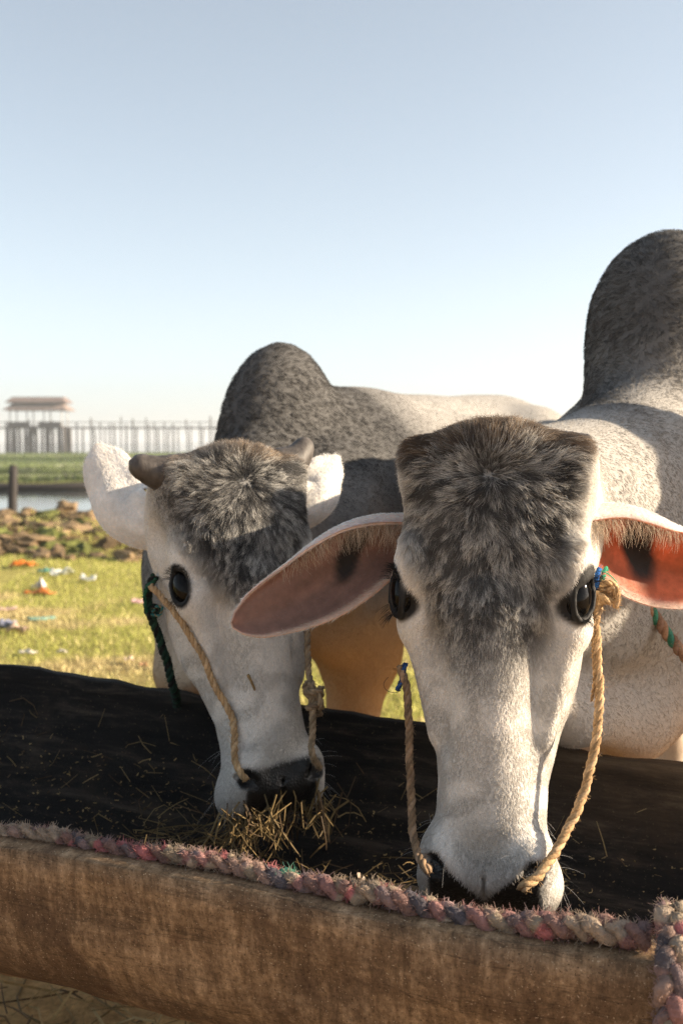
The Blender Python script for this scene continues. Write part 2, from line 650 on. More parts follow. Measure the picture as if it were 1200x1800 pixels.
# mud clods thrown up along the bank
r = np.random.default_rng(3)
CLOD = attr_mat('clod_earth', rough=.95, nscale=30, namp=.5, bump=.8, bdist=.02)
ico = bmesh.new(); bmesh.ops.create_icosphere(ico, subdivisions=2, radius=1)
ico.verts.ensure_lookup_table()
IV = np.array([v.co[:] for v in ico.verts]); IF = [[v.index for v in f.verts] for f in ico.faces]; ico.free()
mb = MB()
for k in range(1500):
    y = r.uniform(9.3, 15.2); x = r.uniform(-6.5, 6.5) * y / 12
    sz = r.uniform(.025, .10) * (1.35 if r.random() < .25 else .9)
    z = float(ground_height(np.array([x]), np.array([y]))[0])
    Vv = IV * (1 + 1.5 * (vnoise(IV + k * 3.1, 3.6, 5) - .5)[:, None]) * np.array([sz * r.uniform(.9, 1.8), sz * r.uniform(.8, 1.4), sz * r.uniform(.45, .8)])
    a = r.uniform(0, 6.28); Rm = np.array([[math.cos(a), -math.sin(a), 0], [math.sin(a), math.cos(a), 0], [0, 0, 1]])
    col = np.array([.17, .12, .068]) * r.uniform(.35, 1.6)
    if r.random() < .18: col = np.array([.13, .14, .04]) * r.uniform(.6, 1.2)
    mb.add(Vv @ Rm.T + np.array([x, y, z + sz * .15]), IF, col)
tag(mb.build('mud_clods', CLOD, None, False), 'lumpy brown mud clods heaped along the water edge', 'mud', kind='stuff')

# grass blades on the meadow
def blades(name, n, gen, mat, seed, hlo, hhi, wid, tint=(1, 1, 1)):
    r = np.random.default_rng(seed)
    x, y = gen(r, n)
    z = ground_height(x, y)
    a = r.uniform(0, 6.28, n); h = r.uniform(hlo, hhi, n); w = wid * r.uniform(.6, 1.4, n)
    lean = r.normal(0, .45, (n, 2)) * h[:, None]
    side = np.stack([np.cos(a), np.sin(a), np.zeros(n)], 1) * w[:, None]
    b0 = np.stack([x, y, z - .005], 1)
    mid = b0 + np.stack([lean[:, 0] * .35, lean[:, 1] * .35, h * .6], 1)
    tip = b0 + np.stack([lean[:, 0], lean[:, 1], h], 1)
    V = np.stack([b0 - side, b0 + side, mid + side * .7, mid - side * .7, tip], 1).reshape(-1, 3)
    i = np.arange(n)[:, None] * 5
    F = np.concatenate([np.concatenate([i, i + 1, i + 2], 1), np.concatenate([i, i + 2, i + 3], 1), np.concatenate([i + 3, i + 2, i + 4], 1)])
    o = mesh_obj(name, V, F, mat)
    p = np.stack([x, y, 0 * x], 1)
    dry = np.clip(sstep(.5, .7, fbm(p, 1.7, 41)) * .8 + (r.random(n) < .12) * .7, 0, 1)[:, None]
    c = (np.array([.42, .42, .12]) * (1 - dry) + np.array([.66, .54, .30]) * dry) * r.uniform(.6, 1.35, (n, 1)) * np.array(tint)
    color_attr(o, 'Col', np.repeat(c, 5, 0))
    return o


GRASS = attr_mat('grass_blade', rough=.7, spec=.25, nscale=20, namp=.1, bump=0, transl=.35)
def g_near(r, n):
    y = np.sqrt(r.uniform(2.6 ** 2, 10.3 ** 2, n)); x = r.uniform(-.42, .42, n) * y * 1.15
    keep = fbm(np.stack([x, y, 0 * x], 1), 1.1, 61) > .33
    return x[keep], y[keep]
def blades_wrap(name, n, gen, *a):
    rr = np.random.default_rng(a[1]); x, y = gen(rr, n)
    return blades(name, len(x), lambda r, m: (x, y), *a)
tag(blades_wrap('grass', 150000, g_near, GRASS, 71, .012, .045, .0028), 'sunlit short grass of the meadow', 'grass', kind='stuff')
def g_bank(r, n):
    y = np.concatenate([r.uniform(26.3, 34, n // 2), r.uniform(30, 84, n - n // 2)]); x = r.uniform(-.42, .2, n) * y
    return x, y
BGRASS = attr_mat('bank_grass_blade', rough=.8, spec=.2, nscale=5, namp=.1, bump=0, transl=.25)
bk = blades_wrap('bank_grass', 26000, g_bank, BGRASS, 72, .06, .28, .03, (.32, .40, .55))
tag(bk, 'hazy green grass on the far bank beyond the pool', 'grass', kind='stuff')
def g_tuft(r, n):
    y = r.uniform(10.0, 15.0, n); x = r.uniform(-.45, .45, n) * y
    keep = fbm(np.stack([x, y, 0 * x], 1), 1.1, 46) > .52
    return x[keep], y[keep]
tag(blades_wrap('mud_grass', 14000, g_tuft, GRASS, 73, .02, .10, .006), 'scattered grass tufts growing through the churned mud', 'grass', kind='stuff')

# loose straw on the ground under the trough
STRAWM = attr_mat('straw', rough=.7, spec=.25, nscale=120, namp=.3, bump=0, transl=.2)
def straw_pile(name, n, gen, seed, rad=(.0008, .0020), L=(.04, .16), label='', parent=None, bright=1.0):
    r = np.random.default_rng(seed)
    mb = MB()
    for k in range(n):
        p, d = gen(r)
        ln = r.uniform(*L); d = np.array(d, float); d /= np.linalg.norm(d)
        side = np.cross(d, r.normal(0, 1, 3)); bend = r.normal(0, .12) * ln
        u = np.linspace(-.5, .5, 4)
        pts = np.array(p)[None] + d[None] * (u * ln)[:, None] + side[None] * (bend * (1 - (2 * u) ** 2))[:, None]
        V, F = tube(pts, r.uniform(*rad) * np.array([1, 1, .9, .6]), 3, False)
        col = np.array([.36, .25, .11]) * r.uniform(.45, 1.35) * bright
        if r.random() < .25: col = np.array([.16, .10, .05]) * r.uniform(.5, 1.2) * bright
        mb.add(V, F, col)
    return mb.build(name, STRAWM, parent, smooth=False)


def gen_ground(r):
    x, y = r.uniform(-1.3, .9), r.uniform(1.4, 3.4)
    a = r.uniform(0, 6.28)
    return (x, y, float(ground_height(np.array([x]), np.array([y]))[0]) + r.uniform(.0, .02)), (math.cos(a), math.sin(a), r.normal(0, .12))
tag(straw_pile('ground_straw', 2200, gen_ground, 81, (.0012, .003), (.05, .2)), 'loose golden straw trodden into the ground under the trough', 'straw', kind='stuff')

# ---- the long teak bridge and its pavilion
BD = 150.0
OLDWOOD = simple('weathered_teak', (.085, .075, .072), .85, .2, 3, .35)
ROOF = simple('rusty_roof_sheet', (.16, .115, .10), .7, .3, 2, .4)
CREAM = simple('pavilion_boards', (.22, .17, .15), .8, .2, 2, .4)


def box(c, s, taper=1.0):
    c = np.array(c, float); hx, hy, hz = np.array(s, float) / 2
    V = [(-hx, -hy, -hz), (hx, -hy, -hz), (hx, hy, -hz), (-hx, hy, -hz), (-hx * taper, -hy * taper, hz), (hx * taper, -hy * taper, hz), (hx * taper, hy * taper, hz), (-hx * taper, hy * taper, hz)]
    return np.array(V) + c, [(3, 2, 1, 0), (4, 5, 6, 7), (0, 1, 5, 4), (1, 2, 6, 5), (2, 3, 7, 6), (3, 0, 4, 7)]


def bpx(px): return (px - 600) / FPX * BD
def bpz(py): return CAMZ + (HORIZON - py) / FPX * BD
bridge = empty('teak_bridge', (bpx(250), BD, -1.0))
tag(bridge, 'long hazy wooden footbridge on tall posts across the lake', 'bridge')
r = np.random.default_rng(5)
deck_z = bpz(752)
mb = MB(); V, F = box((bpx(250), BD + 1, deck_z), (150, 1.9, .22)); mb.add(V, F)
mb.build('deck', OLDWOOD, bridge, False)
mb = MB(); V, F = box((bpx(250), BD, deck_z + .75), (150, .08, .10)); mb.add(V, F)
mb.build('handrail', OLDWOOD, bridge, False)
x = bpx(-260); k = 0
while x < bpx(640):
    for row in (0, 1):
        xx = x + r.normal(0, .12) + row * .25
        top = deck_z + (r.uniform(.5, 1.6) if row == 0 else r.uniform(.0, .7))
        w = r.uniform(.16, .26)
        pts = np.array([[xx, BD + row * 2.0, -1.3], [xx + r.normal(0, .05), BD + row * 2.0, deck_z * .5], [xx + r.normal(0, .08), BD + row * 2.0, top]])
        V, F = tube(pts, [w * .62, w * .56, w * .5], 6)
        mesh_obj('post', V, F, OLDWOOD, bridge)
    x += r.uniform(1.25, 2.0); k += 1
pav = empty('bridge_pavilion', (bpx(68), BD + 1, -1.0))
tag(pav, 'small roofed rest pavilion on stilts halfway along the footbridge', 'pavilion')
px0, px1 = bpx(14), bpx(124)
cx = (px0 + px1) / 2
# two-tier hipped roof
def hip(name, zc, w, d, h, top, mat):
    V = []; n = 2
    for (ww, dd2, z) in ((w, d, zc), (w * 1.0, d, zc + .10), (w * top, d * top * .6, zc + h), (w * top * .99, d * top * .55, zc + h + .08)):
        V += [(cx - ww / 2, BD + 1 - dd2 / 2, z), (cx + ww / 2, BD + 1 - dd2 / 2, z), (cx + ww / 2, BD + 1 + dd2 / 2, z), (cx - ww / 2, BD + 1 + dd2 / 2, z)]
    F = [(3, 2, 1, 0), (12, 13, 14, 15)]
    for a in range(3):
        for b2 in range(4):
            F.append((a * 4 + b2, a * 4 + (b2 + 1) % 4, a * 4 + 4 + (b2 + 1) % 4, a * 4 + 4 + b2))
    return mesh_obj(name, V, F, mat, pav, False)
zr = bpz(722)
hip('roof', zr, px1 - px0, 5.4, .9, .80, CREAM)
hip('upper_roof', zr + 1.05, (px1 - px0) * .95, 4.4, .75, .86, ROOF)
V, F = box((cx, BD + 1, zr + .93), ((px1 - px0) * .76, 2.6, .5)); mesh_obj('roof_wall', V, F, CREAM, pav, False)
V, F = box((cx - .3, BD + 1, deck_z + .1), ((px1 - px0) * .84, 4.0, .36)); mesh_obj('floor_deck', V, F, OLDWOOD, pav, False)
for side in (-1, 1):
    V, F = box((cx + side * 2.1 - .3, BD - .9, deck_z + .55), (3.0, .12, .55)); mesh_obj('parapet', V, F, OLDWOOD, pav, False)
for q, fx in enumerate((.08, .35, .62, .90)):
    xx = px0 + (px1 - px0) * fx
    for row in (0, 1):
        for dx in (-.3, .32):
            pts = np.array([[xx + dx, BD - .8 + row * 3.4, -1.3], [xx + dx * .9, BD - .8 + row * 3.4, deck_z + .1]])
            V, F = tube(pts, [.24, .2], 6); mesh_obj('stilt', V, F, OLDWOOD, pav)
        pts = np.array([[xx, BD - .7 + row * 3.2, deck_z], [xx, BD - .7 + row * 3.2, zr + .1]])
        V, F = tube(pts, .09, 6); mesh_obj('column', V, F, simple('pale_column', (.5, .47, .44)) if q + row == 0 else bpy.data.materials['pale_column'], pav)

# mooring post standing in the pool and the dark hull shape along the far bank
pst = P(22, 912, 15.6)
DARKWOOD = simple('dark_wet_wood', (.035, .03, .028), .7, .3, 12, .4)
top = P(24, 818, 15.6)
V, F = tube(resample([(pst.x, pst.y, -.55), (pst.x + .01, pst.y, .2), (top.x, pst.y, top.z)], 8), np.array([.07, .07, .068, .07, .066, .067, .064, .058]), 9)
tag(mesh_obj('mooring_post', V, F, DARKWOOD), 'dark wooden post standing in the pool at far left', 'post')
# dark hull shape added for the shade line along the far bank
a0, a1 = P(-70, 852, 25.4), P(175, 851, 25.6)
L = (a1 - a0).length
hs = []; n = 15
for i in range(n):
    u = i / (n - 1); w = .42 * (1 - abs(2 * u - 1) ** 3) + .03; sh = .10 * abs(2 * u - 1) ** 2
    for a in np.linspace(0, math.pi, 9):
        hs.append((a0.x + (a1.x - a0.x) * u, a0.y + (a1.y - a0.y) * u - math.cos(a) * w, WATER_Z + .11 + sh - math.sin(a) * .22))
F = [(i * 9 + j, i * 9 + j + 1, (i + 1) * 9 + j + 1, (i + 1) * 9 + j) for i in range(n - 1) for j in range(8)]
bt = mesh_obj('bank_shade_hull', hs, F, DARKWOOD)
md = bt.modifiers.new('s', 'SOLIDIFY'); md.thickness = .05
tag(bt, 'low dark hull added as the shade line along the far edge of the pool', 'bank shade')

# ------------------------------------------------------------------ oxen
def interp(z, tab):
    a = np.array(tab); o = np.argsort(a[:, 0])
    return [np.interp(z, a[o, 0], a[o, k]).astype(np.float32) for k in range(1, a.shape[1])]


# along the face, Z: half width, front surface, back surface, squareness, narrowing to the front
HEADTAB = [
    (.020, .080, -.060, -.125, 2.6, .00), (.000, .093, -.026, -.150, 2.8, .00), (-.020, .104, -.008, -.165, 3.0, .00), (-.060, .108, .004, -.185, 2.9, .00),
    (-.120, .110, .006, -.200, 2.8, .02), (-.180, .098, .004, -.215, 2.6, .08), (-.240, .093, .002, -.215, 2.4, .18),
    (-.300, .083, .002, -.195, 2.4, .24), (-.345, .073, .002, -.165, 2.4, .22), (-.390, .063, .002, -.135, 2.4, .12),
    (-.430, .062, .000, -.120, 2.4, .05), (-.465, .066, -.006, -.115, 2.4, .02), (-.495, .066, -.016, -.112, 2.3, .0),
    (-.520, .058, -.030, -.105, 2.2, .0), (-.535, .045, -.042, -.095, 2.2, .0)]


class Ox:
    def __init__(self, poll, muzzle, face_az, hump, s, hs=None, seed=0, pad='V', hump_r=(.15, .125, .19), pollw=1.0):
        self.seed, self.pad = seed, pad
        self.neck = (.02, .98, -.05, .085, .12)
        zc = (poll - muzzle).normalized()
        f = Vector((math.sin(face_az), -math.cos(face_az), 0))
        yc = (f - zc * f.dot(zc)).normalized()
        xc = yc.cross(zc).normalized()
        self.hs = (poll - muzzle).length / .535
        # face normal yc, lateral xc must point to image right (the animal's left)
        if xc.x < 0: xc = -xc
        self.Hm = np.array([[xc.x, yc.x, zc.x], [xc.y, yc.y, zc.y], [xc.z, yc.z, zc.z]])
        self.Ho = np.array(poll)
        fw = Vector((poll.x - hump.x, poll.y - hump.y, 0)).normalized()
        self.fwd = fw
        self.s = s
        lf = Vector((-fw.y, fw.x, 0))
        self.Bm = np.array([[fw.x, lf.x, 0], [fw.y, lf.y, 0], [0, 0, 1.0]])
        self.Bo = np.array([hump.x, hump.y, 0.0])
        self.hump_z = hump.z
        self.hump_r = hump_r
        self.pollw = pollw
        self.legf = 0.0
        self.eye = (.104, -.023, -.176) if pad == 'V' else (.104, -.040, -.190)

    def set_body_dir(self, d):
        fw = Vector((d[0], d[1], 0)).normalized(); lf = Vector((-fw.y, fw.x, 0))
        self.fwd = fw
        self.Bm = np.array([[fw.x, lf.x, 0], [fw.y, lf.y, 0], [0, 0, 1.0]])

    def h2w(self, p): return (np.asarray(p, float) * self.hs) @ self.Hm.T + self.Ho
    def w2h(self, p): return ((np.asarray(p, float) - self.Ho) @ self.Hm) / self.hs
    def w2b(self, p): return (np.asarray(p, float) - self.Bo) @ self.Bm
    def b2w(self, p): return np.asarray(p, float) @ self.Bm.T + self.Bo
    def h2b(self, p): return self.w2b(self.h2w(p))

    def build_mesh(self, fine=.0038, coarse=.02):
        s, hs = self.s, self.hs
        HB = self.Bm.T @ self.Hm                     # head axes in body frame (columns)
        corners = np.array([[x, y, z] for x in (-.14, .14) for y in (-.16, .05) for z in (-.56, .04)])
        cb = self.h2b(corners)
        lo, hi = cb.min(0), cb.max(0)
        fx = axis(-1.75 * s, hi[0] + .05, lo[0], hi[0], coarse, fine)
        fy = axis(-.50 * s + min(0, lo[1]), .50 * s + max(0, hi[1]), lo[1], hi[1], coarse, fine)
        fz = axis(-.03, self.hump_z + .08, lo[2], hi[2], coarse, fine)
        A = Field(fx, fy, fz)
        B = lambda *p: np.array(p, float) * s
        k = .10 * s
        # barrel
        for (x, z, rx, ry, rz) in ((-.10, .90, .25, .215, .29), (-.35, .90, .33, .30, .325), (-.70, .89, .34, .315, .325), (-1.02, .95, .32, .275, .29), (-1.25, 1.0, .24, .235, .25)):
            A.ell(B(x, 0, z), np.array((rx, ry, rz)) * s, k=k)
        A.cone(B(.02, 0, 1.16), B(-1.15, 0, 1.14), .075 * s, .075 * s, k=.12 * s)        # spine
        for sg in (-1, 1):
            A.ell(B(-1.08, sg * .19, 1.14), np.array((.10, .07, .07)) * s, k=.10 * s)      # hip bone
            A.ell(B(-1.42, sg * .10, 1.06), np.array((.06, .05, .06)) * s, k=.08 * s)      # pin bone
            A.ell(B(.0, sg * .15, .86), np.array((.16, .09, .24)) * s, k=.08 * s)         # shoulder
            A.cone(B(.10 + self.legf, sg * .15, .75), B(.03 + self.legf, sg * .15, .62), .12 * s, .095 * s, k=.06 * s)
            A.cone(B(.03 + self.legf, sg * .15, .66), B(.06 + self.legf, sg * .14, .40), .088 * s, .056 * s, k=.05 * s)
            A.ell(B(.065 + self.legf, sg * .14, .385), np.array((.055, .052, .065)) * s, k=.03 * s)
            A.cone(B(.06 + self.legf, sg * .14, .38), B(.04 + self.legf, sg * .14, .13), .045 * s, .04 * s, k=.03 * s)
            A.ell(B(.045 + self.legf, sg * .14, .13), np.array((.05, .048, .05)) * s, k=.03 * s)
            A.cone(B(.045 + self.legf, sg * .14, .12), B(.075 + self.legf, sg * .14, .03), .042 * s, .055 * s, k=.02 * s)
            A.ell(B(-1.12, sg * .17, .88), np.array((.23, .13, .28)) * s, k=.08 * s)       # thigh
            A.cone(B(-1.08, sg * .18, .75), B(-1.22, sg * .16, .52), .13 * s, .075 * s, k=.05 * s)
            A.cone(B(-1.22, sg * .16, .54), B(-1.36, sg * .155, .44), .075 * s, .055 * s, k=.05 * s)
            A.cone(B(-1.36, sg * .155, .46), B(-1.31, sg * .155, .14), .055 * s, .042 * s, k=.03 * s)
            A.ell(B(-1.30, sg * .155, .13), np.array((.05, .048, .05)) * s, k=.03 * s)
            A.cone(B(-1.30, sg * .155, .12), B(-1.27, sg * .155, .03), .042 * s, .055 * s, k=.02 * s)
        A.cone(B(-1.50, 0, 1.10), B(-1.58, 0, .95), .03 * s, .025 * s, k=.05 * s)
        A.cone(B(-1.58, 0, .95), B(-1.57, 0, .42), .024 * s, .018 * s, k=.02 * s)
        A.ell(B(-1.57, 0, .36), np.array((.03, .03, .09)) * s, k=.03 * s)
        # chest, brisket and dewlap
        A.ell(B(.22, 0, .82), np.array((.15, .17, .22)) * s, k=.08 * s)
        A.ell(B(.24, 0, .66), np.array((.13, .075, .13)) * s, k=.08 * s)
        for sg in (-1, 1):
            A.cone(B(-.06, sg * .175, 1.05), B(.10, sg * .225, .80), .030 * s, .045 * s, k=.06 * s)          # shoulder blade
            for q in range(5):
                A.cone(B(-.34 - .12 * q, sg * .24, 1.04), B(-.42 - .12 * q, sg * .315, .80), .012 * s, .016 * s, k=.05 * s)   # ribs
        # neck
        nk = self.neck
        n0 = self.h2b((0, -.115, -.055)); n1 = B(nk[0], 0, nk[1])
        nm = (n0 + n1) / 2 + np.array([0, 0, nk[2]])
        A.cone(n0, nm, .078 * hs, nk[3] * s, k=.06)
        A.cone(nm, n1, nk[3] * s, nk[4] * s, k=.07)
        t0 = self.h2b((0, -.165, -.17)); t1 = B(.18, 0, .84)
        tm = (t0 + t1) / 2 + np.array([0, 0, -.03])
        A.cone(t0, tm, .060 * hs, .085 * s, k=.08)
        A.cone(tm, t1, .085 * s, .14 * s, k=.10)
        A.cone(self.h2b((0, -.14, -.10)), (n1 + t1) / 2, .085 * hs, .135 * s, k=.07)
        d0 = self.h2b((0, -.19, -.24)); d1 = B(.34, 0, .62)
        A.cone(d0, (d0 + d1) / 2 + np.array([0, 0, -.04]), .018, .026, k=.07)
        A.cone((d0 + d1) / 2 + np.array([0, 0, -.04]), d1, .026, .05 * s, k=.07)
        for q in range(4):                                                    # skin folds down the neck
            f0 = n1 + (n0 - n1) * (.15 + .2 * q); f1 = t1 + (t0 - t1) * (.10 + .2 * q)
            for sg in (-1, 1):
                A.cone(f0 + np.array([0, sg * .085 * s, -.02]), f1 + np.array([-.03, sg * .10 * s, .03]), .010, .016, k=.035)
        # hump
        hr = np.array(self.hump_r)
        th = -.22
        R = np.array([[math.cos(th), 0, math.sin(th)], [0, 1, 0], [-math.sin(th), 0, math.cos(th)]])
        A.ell((-.01 * s, 0, self.hump_z - hr[2]), hr, R, k=.05 * s)
        A.ell((.02 * s, 0, self.hump_z - 1.5 * hr[2]), hr * np.array([1.1, .82, .9]), k=.08 * s)
        # head loft
        cb2 = self.h2b(np.array([[x, y, z] for x in (-.17, .17) for y in (-.28, .07) for z in (-.60, .10)]))
        sl, X, Y, Z = A.box(cb2.min(0), cb2.max(0))
        ho = self.w2b(self.Ho)
        q = [((X - ho[0]) * HB[0, i] + (Y - ho[1]) * HB[1, i] + (Z - ho[2]) * HB[2, i]) / hs for i in range(3)]
        hx, hy, hz = q
        w, yf, yb, n, tp = interp(np.clip(hz, -.535, .02), HEADTAB)
        w = w * (1 + (self.pollw - 1) * sstep(-.16, -.04, hz)).astype(np.float32)
        ycen, hh = (yf + yb) / 2, (yf - yb) / 2
        ty = np.clip((hy - ycen) / hh, -1, 1)
        we = w * (1 - tp * np.clip(ty + .3, 0, 1.3))
        e = ((np.abs(hx) / we) ** n + (np.abs(hy - ycen) / hh) ** n) ** (1 / n)
        d = (e - 1) * np.minimum(we, hh)
        cap = np.maximum(hz - .012, -.525 - hz)
        d = np.where(cap > -.03, np.sqrt(np.maximum(d + .03, 0) ** 2 + np.maximum(cap + .03, 0) ** 2) - .03 + np.minimum(np.maximum(d, cap) + .03, 0) * 0, d)
        A.comb(sl, (d * hs).astype(np.float32), .05)
        def he(c, r, k=.02, sub=False, R=None):
            RR = HB if R is None else HB @ np.array(R)
            A.ell(self.h2b(c), np.array(r) * hs, RR, k=k * hs, sub=sub)
        def hc(a, b, ra, rb, k=.02, sub=False):
            A.cone(self.h2b(a), self.h2b(b), ra * hs, rb * hs, k=k * hs, sub=sub)
        he((0, -.045, -.006), (.060, .045, .026), .03)                              # poll tuft
        for sg in (-1, 1):
            he((sg * .084, -.055, -.028), (.027, .040, .030), .03)                 # horn base corner
            he((sg * .128, -.090, -.11), (.022, .030, .035), .02, True)            # temple hollow
            he((sg * .088, self.eye[1] - .006, -.150), (.026, .028, .040), .022)                # brow
            he((sg * .084, -.052, -.205), (.028, .030, .032), .022)                # lower orbit
            hc((sg * .078, -.045, -.225), (sg * .056, -.040, -.335), .020, .014, .025)   # facial crest
            he((sg * .058, -.130, -.225), (.030, .066, .085), .03)                 # cheek muscle
            hc((sg * .060, -.010, -.23), (sg * .052, -.018, -.34), .012, .010, .03, True)   # hollow beside the nose bridge
            he((sg * .046, -.030, -.470), (.028, .034, .036), .02)                 # nostril wing
            he((sg * .048, -.064, -.500), (.032, .042, .036), .02)                 # upper lip
            # nostril: comma-shaped
            hc((sg * .034, .004, -.496), (sg * .055, .000, -.474), .006, .010, .008, True)
            hc((sg * .055, -.002, -.474), (sg * .064, -.018, -.470), .008, .004, .008, True)
        hc((0, -.026, -.20), (0, -.034, -.42), .034, .034, .03)                    # nose bridge
        self.eyes = {}
        for sg in (-1, 1):
            out = norm(np.array([sg * .84, .54, .05]))
            e1 = np.array([sg * .16, 0, 1.0]); e1 = norm(e1 - out * e1.dot(out)); e2 = np.cross(out, e1)
            p0 = np.array([sg * .06, self.eye[1], self.eye[2]])
            surf_t = .06
            for tt in np.arange(0, .08, .001):
                q = self.h2b(p0 + np.array([sg * tt, 0, 0]))
                ix = [min(len(a) - 1, int(np.searchsorted(a, v))) for a, v in zip(A.ax, q)]
                if A.F[tuple(ix)] > 0: surf_t = tt; break
            sp = p0 + np.array([sg * (surf_t - .002), 0, 0])
            self.eyes[sg] = (sp, out, e1, e2)
            ang = np.linspace(0, 2 * np.pi, 25)
            ring = [sp + e1 * .0275 * math.cos(a) + e2 * .0175 * math.sin(a) + out * (-.001 - .004 * math.cos(a) ** 2) for a in ang]
            for a, b2 in zip(ring[:-1], ring[1:]): hc(a, b2, .0032, .0032, .005)
            he(sp - out * .002, (.012, .024, .0150), .004, True, np.stack([out, e1, e2], 1))
        he((0, -.040, -.488), (.048, .035, .030), .02)
        he((0, -.092, -.505), (.050, .034, .032), .02)                             # lower lip
        hc((0, -.010, -.485), (0, -.020, -.525), .0025, .003, .01, True)
        for sg in (-1, 1):
            hc((sg * .0, -.066, -.535), (sg * .060, -.086, -.497), .003, .003, .008, True)  # mouth line
        V, Q = A.mesh()
        self.V = self.b2w(V); self.Q = Q
        return self.V, self.Q


def smooth01(a, b, x): return sstep(a, b, x)


NEAR = Ox(P(862, 766, 1.225), P(846, 1632, 1.125), math.radians(-15), P(1176, 405, 1.95), 1.0, seed=1, pad='V', hump_r=(.16, .136, .165))
BACK = Ox(P(424, 796, 1.56), P(508, 1436, 1.42), math.radians(26), P(490, 602, 2.38), .94, seed=2, pad='flat', hump_r=(.13, .088, .135), pollw=1.10)
BACK.set_body_dir((-.55, -.835))
BACK.legf = -.15
BACK.neck = (.04, 1.08, -.045, .055, .065)
NEAR.neck = (.04, 1.15, -.055, .055, .07)
NEAR.set_body_dir((-.42, -.90))

# ---- skin
t = NT('ox_skin')
ca = t.n('ShaderNodeAttribute', attribute_name='Col'); wa = t.n('ShaderNodeAttribute', attribute_name='wet')
nz = t.noise(260, 4, .7, t.objvec()); nb = t.noise(40, 4, .6, t.objvec())
c = t.mix(1.0, ca.outputs['Color'], t.ramp(nz.outputs[0], [(.25, (.75, .75, .75)), (.75, (1.2, 1.2, 1.2))]), 'MULTIPLY')
t.base(c)
t.l(t.ramp(wa.outputs['Fac'], [(0, (.85,) * 3), (1, (.33,) * 3)]), t.b.inputs['Roughness'])
t.b.inputs['Specular IOR Level'].default_value = .35
vo = t.n('ShaderNodeTexVoronoi'); vo.inputs['Scale'].default_value = 320; t.l(t.objvec(), vo.inputs['Vector'])
t.bump(t.mix(wa.outputs['Fac'], nz.outputs[0], vo.outputs['Distance']), .35, .002)
SKIN = t.m
t = NT('eye_black'); t.base((.003, .0028, .0028)).rough(.06, .12); EYE = t.m
t = NT('eyelid_black'); t.base((.007, .0065, .0065)).rough(.7, .15); LID = t.m
HORN = NT('horn_keratin')
nz = HORN.noise(60, 5, .7, HORN.objvec((1, 1, .3)))
HORN.base(HORN.ramp(nz.outputs[0], [(.3, (.03, .026, .024)), (.7, (.11, .095, .085))])).rough(.55, .35); HORN.bump(nz.outputs[0], .6, .003); HORN = HORN.m

WHITE = np.array([.72, .685, .64]); GREY = np.array([.27, .27, .275]); DARK = np.array([.035, .035, .040]); BROWN = np.array([.17, .115, .065])


